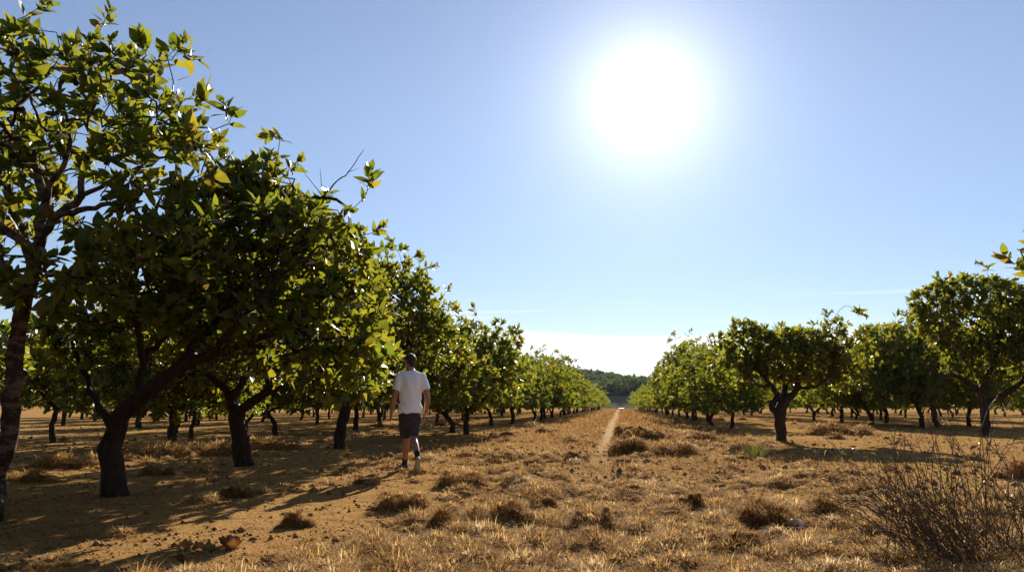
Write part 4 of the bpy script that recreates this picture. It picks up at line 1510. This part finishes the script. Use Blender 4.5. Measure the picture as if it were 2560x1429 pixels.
def woodland():
    rng = np.random.default_rng(123)
    P, A, L, Tn = [], [], [], []

    def trees(prof, Rd, depth, n, lo, hi, u0, u1, rough, seed, x0, x1, cover):
        xs = np.array([p[0] for p in prof], float)
        hs = np.array([p[1] for p in prof], float)
        px = rng.uniform(x0, x1, n)
        u = rng.uniform(u0, u1, n)
        a = np.arctan2(px - VPX, F)
        rad = Rd / np.cos(a) + u * depth
        X, Y = rad * np.sin(a), rad * np.cos(a)
        z = np.interp(px, xs, hs) * Rd / F * np.cos(u * np.pi / 2) ** 1.3 * (1 + rough * fbm(X * .01, Y * .01, seed)) - 1.0
        keep = vnoise(X * .02, Y * .02, seed + 3) < cover + .35 * (u + 1)
        X, Y, z = X[keep], Y[keep], z[keep]
        n = len(X)
        h = rng.uniform(lo, hi, n)
        m = 46
        d = unit(rng.normal(size=(n, m, 3)))
        d[..., 2] = d[..., 2] * .5 + .5
        q = d * (rng.uniform(.6, 1, (n, m, 1)) * h[:, None, None]) * np.array([.42, .42, 1.0]) * rng.uniform(.8, 1.2, (n, 1, 3))
        pts = q + np.stack([X, Y, z], 1)[:, None]
        P.append(pts.reshape(-1, 3))
        A.append(unit(q + rng.normal(0, .5, q.shape) * h[:, None, None]).reshape(-1, 3))
        L.append((np.repeat(h, m) * rng.uniform(.25, .5, n * m)))
        Tn.append(np.repeat(np.clip(rng.normal(.5, .2, n), 0, .9), m))
    trees(NEAR, 620, 190, 5200, 3.5, 7.0, -.75, .12, .15, 3, 1000, 2100, .6)
    trees(LOW, 430, 90, 1500, 3.0, 5.5, -.55, .2, .1, 8, 1380, 1800, .5)
    P, A, L, Tn = np.concatenate(P), np.concatenate(A), np.concatenate(L), np.concatenate(Tn)
    up = rng.normal(0, .5, A.shape) + np.array([0, 0, 1.0])
    Nn = unit(up - A * (up * A).sum(1)[:, None])
    me = leaves_mesh('woodland', P, A, Nn, L, L * .8, Tn, rng, hi=False)
    tag(link('woodland', me, M['wood_leaf']), 'dark woodland covering the hill at the end of the alley', 'woodland', kind='stuff')


woodland()


def road_end():
    ys = np.linspace(222, 330, 12)
    V, Fq = [], []
    for i, y in enumerate(ys):
        for x in (-.7, -.2, .3, .9):
            V.append((x + .3, y, float(ground_z(0, y)) + .22))
    V = np.array(V)
    idx = np.arange(len(V)).reshape(len(ys), 4)
    Fq = np.stack([idx[:-1, :-1], idx[:-1, 1:], idx[1:, 1:], idx[1:, :-1]], -1).reshape(-1, 4)
    me = mesh_data('road', V, [Fq])
    tag(link('road', me, M['road']), kind='structure')


road_end()

# ------------------------------------------------------------------ air between here and the hills
HAZE = 0.00004


def haze():
    bm = bmesh.new()
    bmesh.ops.create_cube(bm, size=1.0)
    me = bpy.data.meshes.new('haze')
    bm.to_mesh(me)
    bm.free()
    o = link('haze', me)
    zb, zt = -6.0, 235.0
    o.scale = (12600, 12600, zt - zb)
    o.location = (0, 0, (zb + zt) / 2)
    m, nt, out = new_mat('haze_air')
    v = nt.nodes.new('ShaderNodeVolumePrincipled')
    v.inputs['Color'].default_value = (.8, .88, 1, 1)
    v.inputs['Density'].default_value = HAZE
    v.inputs['Anisotropy'].default_value = .3
    nt.links.new(v.outputs[0], out.inputs['Volume'])
    me.materials.append(m)
    tag(o, 'thin blue haze over the distant hills', 'haze', kind='stuff')


if HAZE:
    haze()

# ------------------------------------------------------------------ daylight
EXPOSURE = 1.2
SKY = 0.0455
SUN_E = 5.0
w = bpy.data.worlds.new('World')
sc.world = w
w.use_nodes = True
nt = w.node_tree
for n in list(nt.nodes):
    nt.nodes.remove(n)
out = nt.nodes.new('ShaderNodeOutputWorld')
bg = nt.nodes.new('ShaderNodeBackground')
bg.inputs['Strength'].default_value = SKY
sky = nt.nodes.new('ShaderNodeTexSky')
sky.sky_type = 'NISHITA'
sky.sun_disc = False
sky.sun_elevation = sun_el
sky.sun_rotation = sun_az
sky.altitude = 100
sky.air_density = 1.0
sky.dust_density = 0.02
sky.ozone_density = 3.0
# bright aureole of the real sun in the air around it, and thin cloud low over the horizon
tc = nt.nodes.new('ShaderNodeTexCoord')
dot = N(nt, 'ShaderNodeVectorMath', operation='DOT_PRODUCT')
nt.links.new(tc.outputs['Generated'], dot.inputs[0])
dot.inputs[1].default_value = tuple(SUN)
ac = N(nt, 'ShaderNodeMath', operation='ARCCOSINE')
nt.links.new(dot.outputs['Value'], ac.inputs[0])


def expo(k, p, amp):
    d = N(nt, 'ShaderNodeMath', operation='DIVIDE')
    nt.links.new(ac.outputs[0], d.inputs[0])
    d.inputs[1].default_value = R(k)
    pw = N(nt, 'ShaderNodeMath', operation='POWER')
    nt.links.new(d.outputs[0], pw.inputs[0])
    pw.inputs[1].default_value = p
    ng = N(nt, 'ShaderNodeMath', operation='MULTIPLY')
    nt.links.new(pw.outputs[0], ng.inputs[0])
    ng.inputs[1].default_value = -1.0
    ex = N(nt, 'ShaderNodeMath', operation='EXPONENT')
    nt.links.new(ng.outputs[0], ex.inputs[0])
    mu = N(nt, 'ShaderNodeMath', operation='MULTIPLY')
    nt.links.new(ex.outputs[0], mu.inputs[0])
    mu.inputs[1].default_value = amp
    return mu.outputs[0]


def addn(a, b):
    s = N(nt, 'ShaderNodeMath', operation='ADD')
    nt.links.new(a, s.inputs[0])
    nt.links.new(b, s.inputs[1])
    return s.outputs[0]


glow = addn(addn(expo(1.4, 2.0, 40.0), expo(3.4, 1.0, 14.5)), expo(20.0, 1.0, 1.4))
gc = N(nt, 'ShaderNodeVectorMath', operation='SCALE')
gc.inputs[0].default_value = (1.0, .97, .98)
nt.links.new(glow, gc.inputs['Scale'])
sep = nt.nodes.new('ShaderNodeSeparateXYZ')
nt.links.new(tc.outputs['Generated'], sep.inputs[0])
mp = nt.nodes.new('ShaderNodeMapping')
mp.inputs['Scale'].default_value = (2.2, 2.2, 34.0)
nt.links.new(tc.outputs['Generated'], mp.inputs['Vector'])
cn = noise(nt, mp.outputs[0], 1.3, 5, .55)
ofs = N(nt, 'ShaderNodeMath', operation='MULTIPLY_ADD')
nt.links.new(cn, ofs.inputs[0])
ofs.inputs[1].default_value = .035
ofs.inputs[2].default_value = -.0175
elv = addn(sep.outputs['Z'], ofs.outputs[0])
mr = N(nt, 'ShaderNodeMapRange', interpolation_type='SMOOTHSTEP')
mr.inputs['From Min'].default_value = .0925
mr.inputs['From Max'].default_value = .0865
mr.inputs['To Min'].default_value = 0.0
mr.inputs['To Max'].default_value = .75
nt.links.new(elv, mr.inputs['Value'])
mixc = N(nt, 'ShaderNodeMixRGB')
nt.links.new(mr.outputs[0], mixc.inputs[0])
tint = N(nt, 'ShaderNodeMixRGB', blend_type='MULTIPLY')
tint.inputs[0].default_value = 1.0
nt.links.new(sky.outputs[0], tint.inputs[1])
hz = N(nt, 'ShaderNodeMapRange', interpolation_type='SMOOTHSTEP')
hz.inputs['From Min'].default_value = .06
hz.inputs['From Max'].default_value = .42
sep0 = nt.nodes.new('ShaderNodeSeparateXYZ')
nt.links.new(tc.outputs['Generated'], sep0.inputs[0])
nt.links.new(sep0.outputs['Z'], hz.inputs['Value'])
tmix = N(nt, 'ShaderNodeMixRGB')
nt.links.new(hz.outputs[0], tmix.inputs[0])
tmix.inputs[1].default_value = (.93, .90, .98, 1)
tmix.inputs[2].default_value = (1.40, 1.22, 1.18, 1)
nt.links.new(tmix.outputs[0], tint.inputs[2])
nt.links.new(tint.outputs[0], mixc.inputs[1])
mixc.inputs[2].default_value = (9.6, 9.6, 9.6, 1)
mp3 = nt.nodes.new('ShaderNodeMapping')
mp3.inputs['Scale'].default_value = (3.0, 3.0, 70.0)
mp3.inputs['Location'].default_value = (.3, .1, 2.2)
nt.links.new(tc.outputs['Generated'], mp3.inputs['Vector'])
wn = noise(nt, mp3.outputs[0], 1.6, 4, .5)
wr = N(nt, 'ShaderNodeMapRange', interpolation_type='SMOOTHSTEP')
wr.inputs['From Min'].default_value = .56
wr.inputs['From Max'].default_value = .70
wr.inputs['To Max'].default_value = .55
nt.links.new(wn, wr.inputs['Value'])
wz = N(nt, 'ShaderNodeMapRange', interpolation_type='SMOOTHSTEP')
wz.inputs['From Min'].default_value = .155
wz.inputs['From Max'].default_value = .10
nt.links.new(sep.outputs['Z'], wz.inputs['Value'])
wm = N(nt, 'ShaderNodeMath', operation='MULTIPLY')
nt.links.new(wr.outputs[0], wm.inputs[0])
nt.links.new(wz.outputs[0], wm.inputs[1])
mixw = N(nt, 'ShaderNodeMixRGB')
nt.links.new(wm.outputs[0], mixw.inputs[0])
nt.links.new(mixc.outputs[0], mixw.inputs[1])
mixw.inputs[2].default_value = (9.6, 9.6, 9.6, 1)
sm = N(nt, 'ShaderNodeVectorMath', operation='ADD')
nt.links.new(mixw.outputs[0], sm.inputs[0])
nt.links.new(gc.outputs[0], sm.inputs[1])
nt.links.new(sm.outputs[0], bg.inputs['Color'])
nt.links.new(bg.outputs[0], out.inputs['Surface'])

sd = bpy.data.lights.new('sun', 'SUN')
sd.energy = SUN_E
sd.angle = R(.5)
sd.color = (1.0, .93, .82)
so = bpy.data.objects.new('sun', sd)
col.objects.link(so)
so.rotation_euler = Vector(-SUN).to_track_quat('-Z', 'Y').to_euler()
so.location = (0, 0, 30)

sc.view_settings.view_transform = 'Standard'
sc.view_settings.look = 'None'
sc.view_settings.exposure = EXPOSURE
sc.view_settings.gamma = 1.0
sc.view_settings.use_curve_mapping = False
sc.render.engine = 'CYCLES'
cy = sc.cycles
cy.max_bounces = 7
cy.diffuse_bounces = 2
cy.glossy_bounces = 2
cy.transmission_bounces = 4
cy.transparent_max_bounces = 4
cy.volume_bounces = 0
cy.caustics_reflective = False
cy.caustics_refractive = False
cy.sample_clamp_indirect = 6.0
cy.use_denoising = True
cy.denoiser = 'OPENIMAGEDENOISE'
